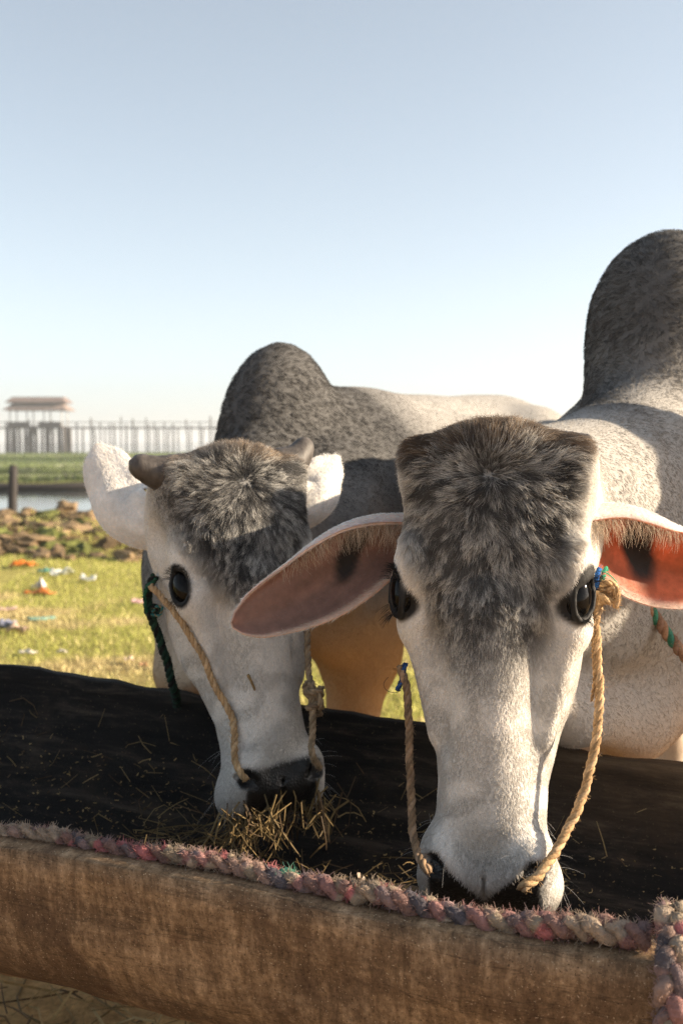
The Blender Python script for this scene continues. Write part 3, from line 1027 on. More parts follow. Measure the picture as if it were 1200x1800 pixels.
def ox_coat(ox, Pw):
    """coat fields per point: skin colour, wetness, share of dark hairs, hair length, flow, head weight"""
    h = ox.w2h(Pw); b = ox.w2b(Pw); s = ox.s
    X, Yv, Z = h[:, 0], h[:, 1], h[:, 2]
    aX = np.abs(X)
    wh = sstep(-.23, -.13, Yv) * sstep(.10, .05, Z) * sstep(.19, .15, aX) * sstep(-.62, -.57, Z)
    nzl = fbm(h, 14, 100 + ox.seed)
    # --- head
    if ox.pad == 'V':
        lim = np.interp(Z, [-.36, -.30, -.24, -.18, -.12, -.06, 0.02], [-.03, .025, .05, .066, .082, .098, .11])
    else:
        lim = np.interp(Z, [-.36, -.28, -.22, -.16, -.12, -.06, 0.02], [-.03, .00, .035, .065, .095, .130, .145])
    dark = sstep(.024, -.020, aX - lim + (nzl - .5) * .035) * sstep(-.14, -.03, Yv)
    dark = dark * sstep(-.34, -.20, Z)
    dark = np.clip(dark * (.80 + .5 * (nzl - .5)), 0, 1)
    brown = sstep(-.05, .015, Z + (nzl - .5) * .05)
    shade = sstep(.75, .25, np.abs(fbm(h * np.array([1, .5, 1]), 22, 140 + ox.seed) - .5) * 4) * .22 * sstep(-.22, -.30, Z)   # dusty grey patches on the muzzle
    hc = WHITE[None] * 1.14 * (1 - .55 * dark[:, None]) * (1 - shade[:, None]) + GREY[None] * .0
    skin_h = WHITE[None] * .85 * (1 - dark[:, None]) + np.array([.10, .10, .10]) * dark[:, None]
    # nose pad and lids
    front = sstep(-.075, -.050, Yv)
    if ox.pad == 'V':
        edge = -.514 + np.clip(aX / .058, 0, 1.15) ** .8 * .050
        pad = sstep(.004, -.004, Z - edge + (nzl - .5) * .010) * front * sstep(.066, .058, aX)
        greyn = np.exp(-((X / .030) ** 2 + ((Z + .445) / .035) ** 2)) * .45
    else:
        edge = -.462 + (aX / .055) ** 2 * .004
        pad = sstep(.006, -.006, Z - edge + (nzl - .5) * .016) * front * sstep(.062, .052, aX)
        greyn = 0 * X
    mouth = sstep(-.500, -.520, Z) * sstep(.03, .015, np.abs(Yv + .075)) * .8
    chin = sstep(-.485, -.515, Z) * (1 - pad) * .35
    noz = np.minimum(np.linalg.norm((h - np.array([.055, -.001, -.476])) / np.array([.014, .02, .016]), axis=1), np.linalg.norm((h - np.array([-.055, -.001, -.476])) / np.array([.014, .02, .016]), axis=1))
    pad = np.maximum(pad, sstep(1.15, .85, noz))
    eyed = np.full(len(X), 9.0)
    for sg in (-1, 1):
        sp, out, e1, e2 = ox.eyes[sg]
        dq = h - sp
        near_ = np.abs(dq @ out) < .03
        eyed = np.where(near_, np.minimum(eyed, np.hypot((dq @ e1) / (.0355 if ox.pad == 'V' else .034), (dq @ e2) / (.0240 if ox.pad == 'V' else .0225))), eyed)
    lid = sstep(1.08, .88, eyed)
    pore = 0
    black = np.clip(np.maximum(np.maximum(pad, lid), mouth * .9), 0, 1)
    # --- body
    F, Lt, Zb = b[:, 0] / s, b[:, 1] / s, b[:, 2]
    nb = fbm(b, 6, 120 + ox.seed); nb2 = fbm(b, 18, 125 + ox.seed)
    hz = ox.hump_z
    hump = sstep(hz - .44 * s, hz - .14 * s, Zb + (nb - .5) * .22 - .25 * np.maximum(Lt, 0)) * sstep(-.30, -.16, F) * sstep(.5, .32, F)
    if ox.pad == 'V':
        bd = np.clip(hump * .66 + .46 * sstep(.55, .90, Zb) + (nb - .5) * .16, 0, 1)
        bd = np.maximum(bd, .50 * sstep(1.0, 1.2, Zb) * sstep(.65, .3, F))
    else:
        bd = np.clip(hump * 1.0 + .70 * np.exp(-(((F + .17) / .16) ** 2 + ((Zb - .98) / .22) ** 2)) + .46 * sstep(.5, .85, Zb) + (nb - .5) * .35 + (nb2 - .5) * .2, 0, 1)
        bd = bd * (1 - .45 * sstep(-.35, -.7, F))
        bd = np.maximum(bd, .68 * sstep(1.08, .98, Zb) * sstep(-.9, -.4, F) * sstep(.60, .75, Zb))  # grey lower front flank with the near ox's shadow painted in
    under = sstep(.80, .55, Zb) * .85
    tan = np.array([.60, .40, .22]) if ox.pad != 'V' else np.array([.60, .47, .36])  # slightly tan underside with warm ground bounce painted into the coat
    bcol = WHITE[None] * (.80 if ox.pad == 'V' else .66) * (1 - under[:, None]) + tan[None] * under[:, None]
    bd = bd * (1 - under)
    hc_b = bcol
    hoof = sstep(.075, .060, Zb)[:, None]
    skin_b = bcol * .9 * (1 - bd[:, None]) + np.array([.085, .082, .08]) * bd[:, None]
    skin_b = skin_b * (1 - hoof) + np.array([.03, .028, .026]) * hoof
    w3 = wh[:, None]
    darkf = dark * wh + bd * (1 - wh)
    skin = skin_h * w3 + skin_b * (1 - w3)
    gm = np.clip(greyn + shade + chin, 0, .7) * wh
    skin = skin * (1 - gm[:, None]) + np.array([.16, .15, .13]) * gm[:, None]
    bl = black * wh
    skin = skin * (1 - bl[:, None]) + np.array([.0065, .0065, .007]) * bl[:, None]
    base = hc * w3 + hc_b * (1 - w3)
    base = base * (1 - gm[:, None]) + np.array([.20, .18, .15]) * gm[:, None]
    wet = np.clip(pad + .35 * lid, 0, 1) * wh
    # hair length
    fore = sstep(-.30, -.10, Z) * sstep(-.12, -.02, Yv) * sstep(.118, .085, aX)
    lenh = .0048 + .0150 * fore + .006 * sstep(-.06, .01, Z) * sstep(.05, -.05, aX - .11)
    lenb = .0085 + .0070 * hump
    ln = lenh * wh * ox.hs + lenb * (1 - wh)
    dens = (1 - np.clip(bl * 1.3, 0, 1)) * np.where(wh > .3, sstep(.95, 1.2, eyed), 1)
    ln = ln * (.45 + .55 * sstep(1.1, 2.2, eyed))
    # flow: whorl on the forehead, then down the face; backwards and down on the body
    wz = -.045
    rad = np.stack([X, 0 * X, Z - wz], 1); rr = np.linalg.norm(rad, axis=1, keepdims=True)
    down = np.stack([np.sign(X) * np.minimum(aX / .05, 1) * .55, 0 * X, -np.ones_like(X)], 1)
    mixr = sstep(.17, .04, rr)
    fh = (rad / np.maximum(rr, 1e-4)) * mixr + down * (1 - mixr)
    sidef = sstep(-.02, -.09, Yv)[:, None]
    fh = fh * (1 - sidef) + np.array([0, -.6, -.8]) * sidef
    fhw = fh @ ox.Hm.T
    fb = np.stack([-np.ones_like(F), 0 * F, -.55 - .3 * (1 - hump)], 1) @ ox.Bm.T
    flow = fhw * w3 + fb * (1 - w3)
    return dict(skin=skin, wet=wet, dark=darkf, base=base, length=ln, dens=dens, flow=flow, wh=wh, brown=brown * wh, eyed=eyed)


def sphere_mesh(nu=24, nv=16):
    V = [(0, 0, 1)]
    for i in range(1, nv):
        th = math.pi * i / nv
        for j in range(nu):
            a = 2 * math.pi * j / nu
            V.append((math.sin(th) * math.cos(a), math.sin(th) * math.sin(a), math.cos(th)))
    V.append((0, 0, -1))
    F = [(0, 1 + j, 1 + (j + 1) % nu) for j in range(nu)]
    for i in range(nv - 2):
        for j in range(nu):
            a = 1 + i * nu; F.append((a + j, a + nu + j, a + nu + (j + 1) % nu, a + (j + 1) % nu))
    a = 1 + (nv - 2) * nu
    F += [(a + j, len(V) - 1, a + (j + 1) % nu) for j in range(nu)]
    return np.array(V), F


SPH = sphere_mesh()

# ear: inner skin is thin and lets the sun glow through
t = NT('ear_skin')
ca = t.n('ShaderNodeAttribute', attribute_name='Col')
nz = t.noise(90, 4, .6, t.objvec())
c = t.mix(1.0, ca.outputs['Color'], t.ramp(nz.outputs[0], [(.25, (.8, .8, .8)), (.75, (1.2, 1.2, 1.2))]), 'MULTIPLY')
t.base(c).rough(.6, .3); t.bump(nz.outputs[0], .3, .002)
tr = t.n('ShaderNodeBsdfTranslucent'); t.l(t.mix(1.0, c, (1.45, .62, .34), 'MULTIPLY'), tr.inputs[0])
ms = t.n('ShaderNodeMixShader'); ms.inputs[0].default_value = .38
t.l(t.b.outputs[0], ms.inputs[1]); t.l(tr.outputs[0], ms.inputs[2]); t.l(ms.outputs[0], t.out.inputs[0])
EARSKIN = t.m
EARSKIN2 = t.m.copy(); EARSKIN2.name = 'furry_ear_skin'
for nd in EARSKIN2.node_tree.nodes:
    if nd.type == 'MIX_SHADER': nd.inputs[0].default_value = .12


def make_ear(parent, ctrl, normal, width, cup, up, inner, seed=0, patch=None, fringe=900, short=5000, roll=.3, wprof=None, mat=None):
    """a leaf-shaped cupped sheet; ctrl = midrib in world space; normal = way the opening faces; up = edge that carries the long fringe"""
    n, mv = 40, 25
    mid = resample(ctrl, n)
    T = norm(np.gradient(mid, axis=0))
    Nn = np.broadcast_to(np.array(normal, float), mid.shape).copy()
    Nn = norm(Nn - T * (Nn * T).sum(1, keepdims=True))
    S = np.cross(T, Nn)
    if (S * np.array(up)).sum() < 0: S = -S
    u = np.linspace(0, 1, n)
    if wprof is None:
        wprof = [(0, .40), (.08, .55), (.2, .80), (.38, 1.0), (.55, .98), (.72, .80), (.85, .62), (.94, .45), (1, .12)]
    wp = np.interp(u, *np.array(wprof).T)
    wp = np.convolve(np.pad(wp, 2, mode='edge'), np.ones(5) / 5, 'valid'); wp[-1] = .08; wp[-2] = min(wp[-2], .26)
    vv = np.linspace(-1, 1, mv)
    cupu = cup * (1.25 - .8 * u)
    V = np.zeros((n, mv, 3))
    hv = .52                                        # beyond this line the upper edge folds forward
    for j, v in enumerate(vv):
        v0 = min(v, hv)
        lat = v0 * wp * width * .5
        depth = -(1 - v0 * v0) * cupu * width * wp
        if v > hv:
            fang = roll * 2.6 * (1 - u) ** .6
            seg = (v - hv) / (1 - hv) * (1 - hv) * wp * width * .5
            a_ = fang * (v - hv) / (1 - hv)
            lat = lat + seg * np.cos(a_ * .9)
            depth = depth + seg * np.sin(np.minimum(a_ * .9, 1.5)) * 1.0 + seg * cupu * .9
        V[:, j] = mid + S * lat[:, None] + Nn * depth[:, None]
    # soft ribs in the shell
    ribs = np.sin(vv * 5.5)[None] * .0022 * np.sin(math.pi * np.clip(u, 0, 1))[:, None]
    V += Nn[:, None] * ribs[:, :, None]
    dv = np.cross(np.gradient(V, axis=0), np.gradient(V, axis=1)); dv = norm(dv)
    if (dv * Nn[:, None]).sum() < 0: dv = -dv
    th = .0022 + .004 * (1 - u)[:, None] ** 2 + 0 * vv[None]
    th = th * (1 - .6 * np.abs(vv[None]) ** 4)
    inn, outr = V, V - dv * (th[..., None] * 2)
    idx = np.arange(n * mv).reshape(n, mv)
    Vt = np.concatenate([inn.reshape(-1, 3), outr.reshape(-1, 3)])
    F = []
    N1 = n * mv
    q = np.stack([idx[:-1, :-1], idx[:-1, 1:], idx[1:, 1:], idx[1:, :-1]], -1).reshape(-1, 4)
    c0 = np.cross(Vt[q[:, 1]] - Vt[q[:, 0]], Vt[q[:, 3]] - Vt[q[:, 0]]).mean(0)
    if (c0 * Nn.mean(0)).sum() < 0: q = q[:, ::-1]
    rim = []
    for a, b2 in ((idx[:, 0], None), (idx[:, -1], None)):
        rim += [(a[i], a[i + 1], a[i + 1] + N1, a[i] + N1) for i in range(n - 1)]
    rim += [(idx[-1, j], idx[-1, j + 1], idx[-1, j + 1] + N1, idx[-1, j] + N1) for j in range(mv - 1)]
    Q = np.concatenate([q, q[:, ::-1] + N1, np.array(rim)])
    o = mesh_obj('ear', Vt, Q, mat or EARSKIN, parent)
    U, VV = np.meshgrid(u, vv, indexing='ij')
    edge = sstep(.80, .97, np.abs(VV))
    nz = vnoise(np.stack([U * 3, VV * 2.2, 0 * U], -1), 2.0, seed)
    ci = np.array(inner)[None, None] * (.75 + .5 * nz[..., None])
    if patch is not None:
        pu, pv, du, dvv, ang = patch
        a, b2 = (U - pu), (VV - pv)
        a2 = a * math.cos(ang) + b2 * .35 * math.sin(ang); b3 = -a * math.sin(ang) + b2 * .35 * math.cos(ang)
        pm = sstep(1.25, .7, np.sqrt((a2 / du) ** 2 + (b3 / dvv) ** 2) + (nz - .5) * .3)[..., None]
        ci = ci * (1 - pm) + np.array([.02, .018, .018]) * pm
    ci = ci * (1 - edge[..., None]) + np.array([.62, .52, .44]) * edge[..., None]
    co = np.broadcast_to(np.array([.78, .75, .71]), ci.shape) * (.9 + .2 * nz[..., None])
    Cc = np.concatenate([ci.reshape(-1, 3), co.reshape(-1, 3)])
    color_attr(o, 'Col', Cc)
    # short hair: outside, rim and a thin down inside; fringe on the upper edge
    VN = np.concatenate([dv.reshape(-1, 3), -dv.reshape(-1, 3)])
    flow = np.concatenate([np.repeat(T, mv, 0)] * 2)
    wgt = np.concatenate([(.12 + 1.5 * edge).ravel(), np.ones(N1) * 1.0])
    ln = np.concatenate([(.004 + .003 * edge).ravel(), np.full(N1, .006)])
    hq = np.concatenate([q, q[:, ::-1] + N1])
    def cf(R, it, r):
        c = it(Cc); g = r.uniform(.8, 1.25, (len(R), 1))
        return np.clip(c * 1.1 * g, 0, .85)
    pts, rad, col = grow_fur(Vt, hq, VN, wgt, ln, flow, short, cf, .00016, 4, .5, 0, 0, .35, seed + 3)
    curves_obj('ear_hair', pts, rad, col, HAIR_SHORT, o)
    if fringe:
        r = np.random.default_rng(seed + 9)
        iu = np.clip(r.beta(1.3, 2.0, fringe) * .75, .01, .8)
        k = (iu * (n - 1)).astype(int)
        jv = r.choice([mv - 1, mv - 2, mv - 3, mv - 4], fringe)
        root = V[k, jv] + r.normal(0, .0015, (fringe, 3))
        Lh = r.uniform(.006, .036, fringe) * (1.2 - iu)
        dr = norm(-S[k] * .9 + T[k] * .55 + Nn[k] * .35 + r.normal(0, .38, (fringe, 3)))
        g = np.array([0, 0, -1.0])
        pts = np.stack([root + dr * Lh[:, None] * w + (-S[k] * .5 - Nn[k] * .35) * (Lh * .35 * w * w)[:, None] for w in np.linspace(0, 1, 5)], 1)
        rad = .00017 * (1 - .7 * np.linspace(0, 1, 5))[None] * np.ones((fringe, 1))
        col = np.array([.52, .42, .32]) * r.uniform(.6, 1.35, (fringe, 1))
        curves_obj('ear_fringe', pts, rad, np.clip(col, 0, .9), HAIR_SHORT, o)
    return o


def make_horn(parent, base, tip, r0, r1, bend=(0, 0, 0)):
    base, tip = Vector(base), Vector(tip)
    mid = (base + tip) / 2 + Vector(bend)
    pts = resample([base, mid, tip], 14)
    u = np.linspace(0, 1, 14)
    rr = (r0 + (r1 - r0) * u) * np.sqrt(np.clip(1 - np.maximum(0, (u - .80) / .205) ** 2, .0, 1)) * (1 + .015 * np.sin(u * 34))
    rr[-1] = .0015
    V, F = tube(pts, rr, 16)
    return mesh_obj('horn', V, F, HORN, parent)


def finish_ox(ox, name, label, group, nhead, nbody, fine):
    V, Q = ox.build_mesh(fine=fine)
    root = empty(name, tuple(ox.Bo))
    tag(root, label, 'ox', group)
    body = mesh_obj('body', V, Q, SKIN, root)
    VN = vert_normals(V, Q)
    ct = ox_coat(ox, V)
    color_attr(body, 'Col', np.clip(ct['skin'], 0, 1)); float_attr(body, 'wet', ct['wet'])
    def cf(R, it, r):
        base = it(ct['base']); dk = it(ct['dark']); br = it(ct['brown'])
        n = len(R)
        hl = ox.w2h(R)
        th = np.arctan2(hl[:, 0], -(hl[:, 2] + .045)); rr = np.hypot(hl[:, 0], hl[:, 2] + .045)
        pc = np.stack([th * 16, rr * 42, 0 * th], 1)
        lock = vnoise(pc, 1.0, 31 + ox.seed) * .30 + vnoise(pc * np.array([2.4, 1.5, 1]), 1.0, 33 + ox.seed) * .36 + vnoise(R, 60, 37) * .18 + vnoise(R, 240, 39) * .16
        hd = it(ct['wh'])[:, None]
        dk1 = dk[:, None]
        light = sstep(.40, .60, lock + r.normal(0, .07, n) - .10 * (dk - .5))[:, None]     # pale-tipped locks against charcoal ones
        bri = sstep(.35, .75, br)[:, None] * (.35 + .65 * (r.random((n, 1)) < .6))
        darkc = np.array([.020, .020, .022]) * r.uniform(.6, 1.7, (n, 1)) * (1 - bri) + np.array([.085, .052, .030]) * bri
        lightc = np.array([.70, .68, .64]) * r.uniform(.65, 1.15, (n, 1)) * (1 - bri) + np.array([.36, .26, .165]) * bri
        white = base * r.uniform(.88, 1.12, (n, 1))
        dd = np.clip(dk1 * 1.15, 0, 1)
        root = darkc * dd + white * (1 - dd)
        tip = (darkc * 1.3 * (1 - light) + lightc * light) * dd + white * (1 - dd)
        lock = vnoise(R, 240, 39) * .5 + vnoise(R * np.array([1, 1, .35]), 120, 43) * .5
        m = np.clip(dk * r.uniform(.85, 1.12, n) + (lock - .5) * .34 * sstep(.05, .3, dk), 0, 1)[:, None]
        cb = base * r.uniform(.9, 1.1, (n, 1)) * (1 - m) + (np.array([.055, .054, .054]) if ox.pad == 'V' else np.array([.036, .034, .034])) * m
        return np.clip(root * hd + cb * (1 - hd), 0, .9), np.clip(tip * hd + cb * (1 - hd), 0, .9)
    wh = ct['wh']
    fore = sstep(.006, .014, ct['length'])
    wH = ct['dens'] * np.where(wh > .02, wh, 0) * (.75 + .9 * fore)
    pts, rad, col = grow_fur(V, Q, VN, wH, ct['length'], ct['flow'], nhead, cf, .00021, 5, .40, .0060, .88, .14, ox.seed * 10 + 1)
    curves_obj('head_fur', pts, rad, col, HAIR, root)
    top = sstep(.35, .8, V[:, 2])
    wB = ct['dens'] * (1 - wh) * (.25 + .75 * top) * (1 + .8 * sstep(-.6, .1, ox.w2b(V)[:, 0]))
    pts, rad, col = grow_fur(V, Q, VN, wB, ct['length'], ct['flow'], nbody, cf, .00030, 4, .30, .005, .5, .14, ox.seed * 10 + 2)
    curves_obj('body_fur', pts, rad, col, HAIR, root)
    # eyes, each with dark lids and lashes
    HR = ox.Hm
    for sg in (-1, 1):
        sp, out, e1, e2 = ox.eyes[sg]
        c = sp - out * .0085
        E_ = c + SPH[0] @ (np.stack([out * .0140, e1 * .0275, e2 * .0185], 0))
        eye = mesh_obj('eye', ox.h2w(E_), SPH[1], EYE, root)
        r = np.random.default_rng(60 + ox.seed + sg)
        n = 260
        aa = np.where(r.random(n) < .75, r.uniform(-1.0, 1.3, n), r.uniform(2.2, 4.2, n))
        rt = c + out * .0105 + np.cos(aa)[:, None] * e1 * .0275 + np.sin(aa)[:, None] * e2 * .0195
        dr = norm(out[None] * .9 + (np.cos(aa)[:, None] * e1 + np.sin(aa)[:, None] * e2) * .7 + r.normal(0, .2, (n, 3)))
        ll = r.uniform(.008, .017, n)[:, None]
        dn = np.array([0, 0, -1.0])
        lp = np.stack([rt + dr * ll * w + dn * ll * .35 * w * w for w in np.linspace(0, 1, 4)], 1)
        curves_obj('eyelash', ox.h2w(lp.reshape(-1, 3)).reshape(n, 4, 3), np.full((n, 4), .00016) * np.linspace(1, .4, 4), np.full((n, 3), .012), HAIR_SHORT, eye)
    # whiskers round the muzzle
    r = np.random.default_rng(90 + ox.seed)
    hl = ox.w2h(V)
    cand = np.where((hl[:, 2] < -.42) & (hl[:, 1] > -.10) & (ct['wet'] < .5) & (np.abs(hl[:, 0]) > .025))[0]
    pk = r.choice(cand, 110)
    dr = norm(VN[pk] + r.normal(0, .45, (110, 3)) + np.array([0, 0, -.5]))
    ll = r.uniform(.012, .04, 110)[:, None]
    wp = np.stack([V[pk] + dr * ll * w + np.array([0, 0, -1.0]) * ll * .3 * w * w for w in np.linspace(0, 1, 5)], 1)
    curves_obj('whiskers', wp, np.full((110, 5), .00010) * np.linspace(1, .4, 5), np.where(r.random((110, 1)) < .5, .05, .6) * np.ones((110, 3)), HAIR_SHORT, root)
    return root


near_root = finish_ox(NEAR, 'feeding_ox', 'nearer white ox with dark grey forehead, lowered head and no horns showing', 'white oxen eating from the trough', 190000, 210000, .0036)
back_root = finish_ox(BACK, 'feeding_ox', 'further pale ox with two stubby dark horns, chewing straw over the trough', 'white oxen eating from the trough', 140000, 190000, .0040)

def hw(ox, p): return Vector(ox.h2w(p))
# ears
make_ear(near_root, [hw(NEAR, (-.085, -.085, -.100)), P(640, 968, 1.285), P(540, 1034, 1.275), P(455, 1080, 1.26), P(410, 1098, 1.25)], (-.10, -1, .02), .102, .30, (0, 0, 1), (.225, .15, .125), 11,  # duller inner colour: this ear's shade is painted in
         patch=(.36, .15, .075, .22, .55), fringe=900, short=9000, roll=.75)
make_ear(near_root, [hw(NEAR, (.085, -.085, -.100)), P(1085, 948, 1.30), P(1160, 985, 1.33), P(1260, 1015, 1.36), P(1335, 1035, 1.38)], (-.22, -1, -.02), .118, .30, (0, 0, 1), (.50, .155, .07), 12,  # redder inner colour: sun glow is painted into this ear
         patch=(.42, .1, .085, .3, .35), fringe=1000, short=9000, roll=.75)
make_ear(back_root, [hw(BACK, (-.060, -.125, -.095)), P(232, 905, 1.66), P(205, 858, 1.69), P(185, 815, 1.71), P(172, 782, 1.72)], (-.25, 1, .1), .090, .22, (1, 0, .3), (.42, .26, .20), 13, fringe=0, short=9000, roll=.1, mat=EARSKIN2,
         wprof=[(0, .5), (.12, .70), (.3, .92), (.5, 1.0), (.7, .98), (.85, .85), (.94, .62), (1, .05)])
make_ear(back_root, [hw(BACK, (.060, -.125, -.095)), P(545, 880, 1.66), P(562, 845, 1.69), P(580, 820, 1.71), P(592, 803, 1.72)], (.1, 1, .1), .072, .22, (0, 0, 1), (.42, .26, .20), 14, fringe=0, short=7000, roll=.1, mat=EARSKIN2,
         wprof=[(0, .5), (.12, .70), (.3, .92), (.5, 1.0), (.7, .95), (.85, .8), (.94, .55), (1, .05)])
# horns: buds on the near ox, stubs on the other
make_horn(near_root, hw(NEAR, (-.080, -.058, -.006)), hw(NEAR, (-.112, -.056, -.010)), .022, .015)
make_horn(near_root, hw(NEAR, (.080, -.058, -.006)), hw(NEAR, (.112, -.060, -.004)), .022, .015)
make_horn(back_root, hw(BACK, (-.085, -.055, -.018)), hw(BACK, (-.160, -.045, .004)), .033, .014, (0, 0, -.004))
make_horn(back_root, hw(BACK, (.085, -.055, -.010)), hw(BACK, (.138, -.050, .038)), .033, .012, (.004, 0, -.006))


def copy_tree(o, parent=None):
    c = o.copy(); COL.objects.link(c)
    if parent is not None: c.parent = parent
    for ch in list(o.children): copy_tree(ch, c)
    return c

# ------------------------------------------------------------------ the hollowed-log feeding trough
def lin(a, b, t): return np.array(a) + (np.array(b) - np.array(a)) * t
def rimN(t):
    p = lin(G(0, 1478, .60), G(1200, 1672, .60), t)
    q = np.array([t * 3.1, 0, 0]); p[2] += .006 * math.sin(t * 5.0 + 1.0) + .008 * (vnoise(q, 3, 8) - .5) - .008
    return p
def rimF(t):
    p = lin(G(0, 1170, .655), G(1200, 1345, .60), t)
    q = np.array([t * 3.1, 5., 0]); p[2] += .012 * (vnoise(q, 2, 9) - .5) + .004 * (vnoise(q, 9, 10) - .5)
    return p
NS = 150; NO = 40; NI = 36
sec = []
ts = np.linspace(-.75, 1.75, NS)
half = lambda c, e: np.sign(c) * np.abs(c) ** e
for t_ in ts:
    N_, F_ = rimN(t_), rimF(t_)
    u = F_ - N_; u[2] = 0; wd = np.linalg.norm(u); u /= wd
    C_ = (N_ + F_) / 2
    endf = float(sstep(.62, .70, abs(t_ - .5) / 1.8))
    ring = []
    a = np.linspace(math.pi, 2 * math.pi, NO)
    for k, th in enumerate(a):
        cu = half(math.cos(th), .80); sz = abs(math.sin(th)) ** .95
        fr = (cu + 1) / 2
        ring.append(C_ + u * cu * (wd / 2 + .012) + np.array([0, 0, (N_[2] - C_[2]) * (1 - 2 * fr) - sz * .272]))
    a = np.linspace(2 * math.pi, math.pi, NI)
    for k, th in enumerate(a):
        cu = half(math.cos(th), .72); sz = abs(math.sin(th)) ** .9
        fr = (cu + 1) / 2
        ring.append(C_ + u * cu * (wd / 2 - .026) + np.array([0, 0, (N_[2] - C_[2]) * (1 - 2 * fr) + .003 - sz * .175 * (1 - endf * .98)]))
    sec.append(ring)
TV = np.array(sec); K = NO + NI
flat = TV.reshape(-1, 3)
nn = norm(np.cross(np.gradient(TV, axis=1), np.gradient(TV, axis=0))).reshape(-1, 3)
amp = np.tile(np.concatenate([np.full(NO, .010), np.full(NI, .008)]), NS)
nzv = (fbm(flat * np.array([2.0, 2.0, 5.0]), 4, 55) - .5) * 2
chip = (vnoise(flat, 45, 57) - .5)
flat = flat + nn * (amp * nzv + .0025 * chip)[:, None]
i = np.arange(NS - 1)[:, None] * K; j = np.arange(K)[None]; j2 = (j + 1) % K
TQ = np.stack([i + j, i + K + j, i + K + j2, i + j2], -1).reshape(-1, 4)
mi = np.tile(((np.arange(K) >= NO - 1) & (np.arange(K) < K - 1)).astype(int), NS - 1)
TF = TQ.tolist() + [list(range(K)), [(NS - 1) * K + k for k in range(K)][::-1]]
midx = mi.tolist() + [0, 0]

t = NT('weathered_log')
ax_ang = math.atan2(rimN(1)[1] - rimN(0)[1], rimN(1)[0] - rimN(0)[0])
v1 = t.objvec((1, 1, 1), (0, 0, -ax_ang))
mpA = t.n('ShaderNodeMapping'); mpA.inputs['Scale'].default_value = (70, 20, 16); t.l(v1, mpA.inputs[0])
mpB = t.n('ShaderNodeMapping'); mpB.inputs['Scale'].default_value = (5, 30, 60); t.l(v1, mpB.inputs[0])
streak = t.noise(1.0, 6, .75, mpA.outputs[0]); grain = t.noise(1.0, 5, .7, mpB.outputs[0], .6)
patch = t.noise(6, 6, .65, v1, .5); fine = t.noise(150, 5, .75, v1)
c = t.ramp(streak.outputs[0], [(.33, (.06, .038, .022)), (.5, (.19, .128, .075)), (.66, (.36, .26, .165))])
c = t.mix(.28, c, t.ramp(grain.outputs[0], [(.36, (.05, .032, .018)), (.52, (.20, .135, .08)), (.66, (.36, .26, .165))]))
c = t.mix(t.ramp(patch.outputs[0], [(.46, (0, 0, 0)), (.60, (.85, .85, .85))]), c, (.070, .043, .026))
c = t.mix(1.0, c, t.ramp(fine.outputs[0], [(.35, (.68, .68, .68)), (.65, (1.35, 1.35, 1.35))]), 'MULTIPLY')
vor = t.n('ShaderNodeTexVoronoi'); vor.inputs['Scale'].default_value = 9; t.l(v1, vor.inputs['Vector'])
kn = t.ramp(vor.outputs['Distance'], [(.05, (1, 1, 1)), (.12, (0, 0, 0))])
c = t.mix(t.math('MULTIPLY', kn, .6), c, (.05, .022, .012))
c = t.mix(1.0, c, (1.08, 1.03, 1.0), 'MULTIPLY')
pit = t.noise(420, 2, .6, v1)
c = t.mix(t.ramp(pit.outputs[0], [(.30, (.8, .8, .8)), (.38, (0, 0, 0))]), c, (.03, .018, .010))
c = t.mix(t.ramp(pit.outputs[0], [(.66, (0, 0, 0)), (.72, (.8, .8, .8))]), c, (.50, .40, .28))
mpC = t.n('ShaderNodeMapping'); mpC.inputs['Scale'].default_value = (1.6, 12, 17); t.l(v1, mpC.inputs[0])
crk = t.noise(1.0, 5, .62, mpC.outputs[0], .3)
cr = t.ramp(t.math('ABSOLUTE', t.math('SUBTRACT', crk.outputs[0], .5)), [(.0, (1, 1, 1)), (.008, (0, 0, 0))])
c = t.mix(t.math('MULTIPLY', cr, .45), c, (.018, .011, .007))
t.base(c).rough(.82, .2)
t.bump(t.math('ADD', t.math('ADD', streak.outputs[0], grain.outputs[0]), fine.outputs[0]), .3, .004)
LOGOUT = t.m
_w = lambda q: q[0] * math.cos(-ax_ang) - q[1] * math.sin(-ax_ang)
SUNLIT_WORN = (_w(rimF(.62)), _w(rimF(1.0)))
t = NT('charred_wet_wood')
v1 = t.objvec((1, 1, 1), (0, 0, -ax_ang))
mpA = t.n('ShaderNodeMapping'); mpA.inputs['Scale'].default_value = (6, 30, 45); t.l(v1, mpA.inputs[0])
g1 = t.noise(1.0, 6, .75, mpA.outputs[0], .4); sp = t.noise(240, 3, .7, v1); g2 = t.noise(10, 5, .7, v1)
c = t.ramp(g1.outputs[0], [(.35, (.005, .0048, .0048)), (.52, (.013, .011, .010)), (.68, (.055, .043, .032))])
c = t.mix(t.ramp(sp.outputs[0], [(.64, (0, 0, 0)), (.70, (.7, .7, .7))]), c, (.16, .125, .075))
c = t.mix(t.ramp(g2.outputs[0], [(.55, (0, 0, 0)), (.75, (.6, .6, .6))]), c, (.045, .032, .021))
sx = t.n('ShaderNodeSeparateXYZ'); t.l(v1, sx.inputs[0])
mr = t.n('ShaderNodeMapRange'); mr.inputs['From Min'].default_value = SUNLIT_WORN[0]; mr.inputs['From Max'].default_value = SUNLIT_WORN[1]; t.l(sx.outputs['X'], mr.inputs['Value'])
mz = t.n('ShaderNodeMapRange'); mz.inputs['From Min'].default_value = .47; mz.inputs['From Max'].default_value = .60; t.l(t.math('ADD', sx.outputs['Z'], t.math('MULTIPLY', t.math('SUBTRACT', g2.outputs[0], .5), .16)), mz.inputs['Value'])
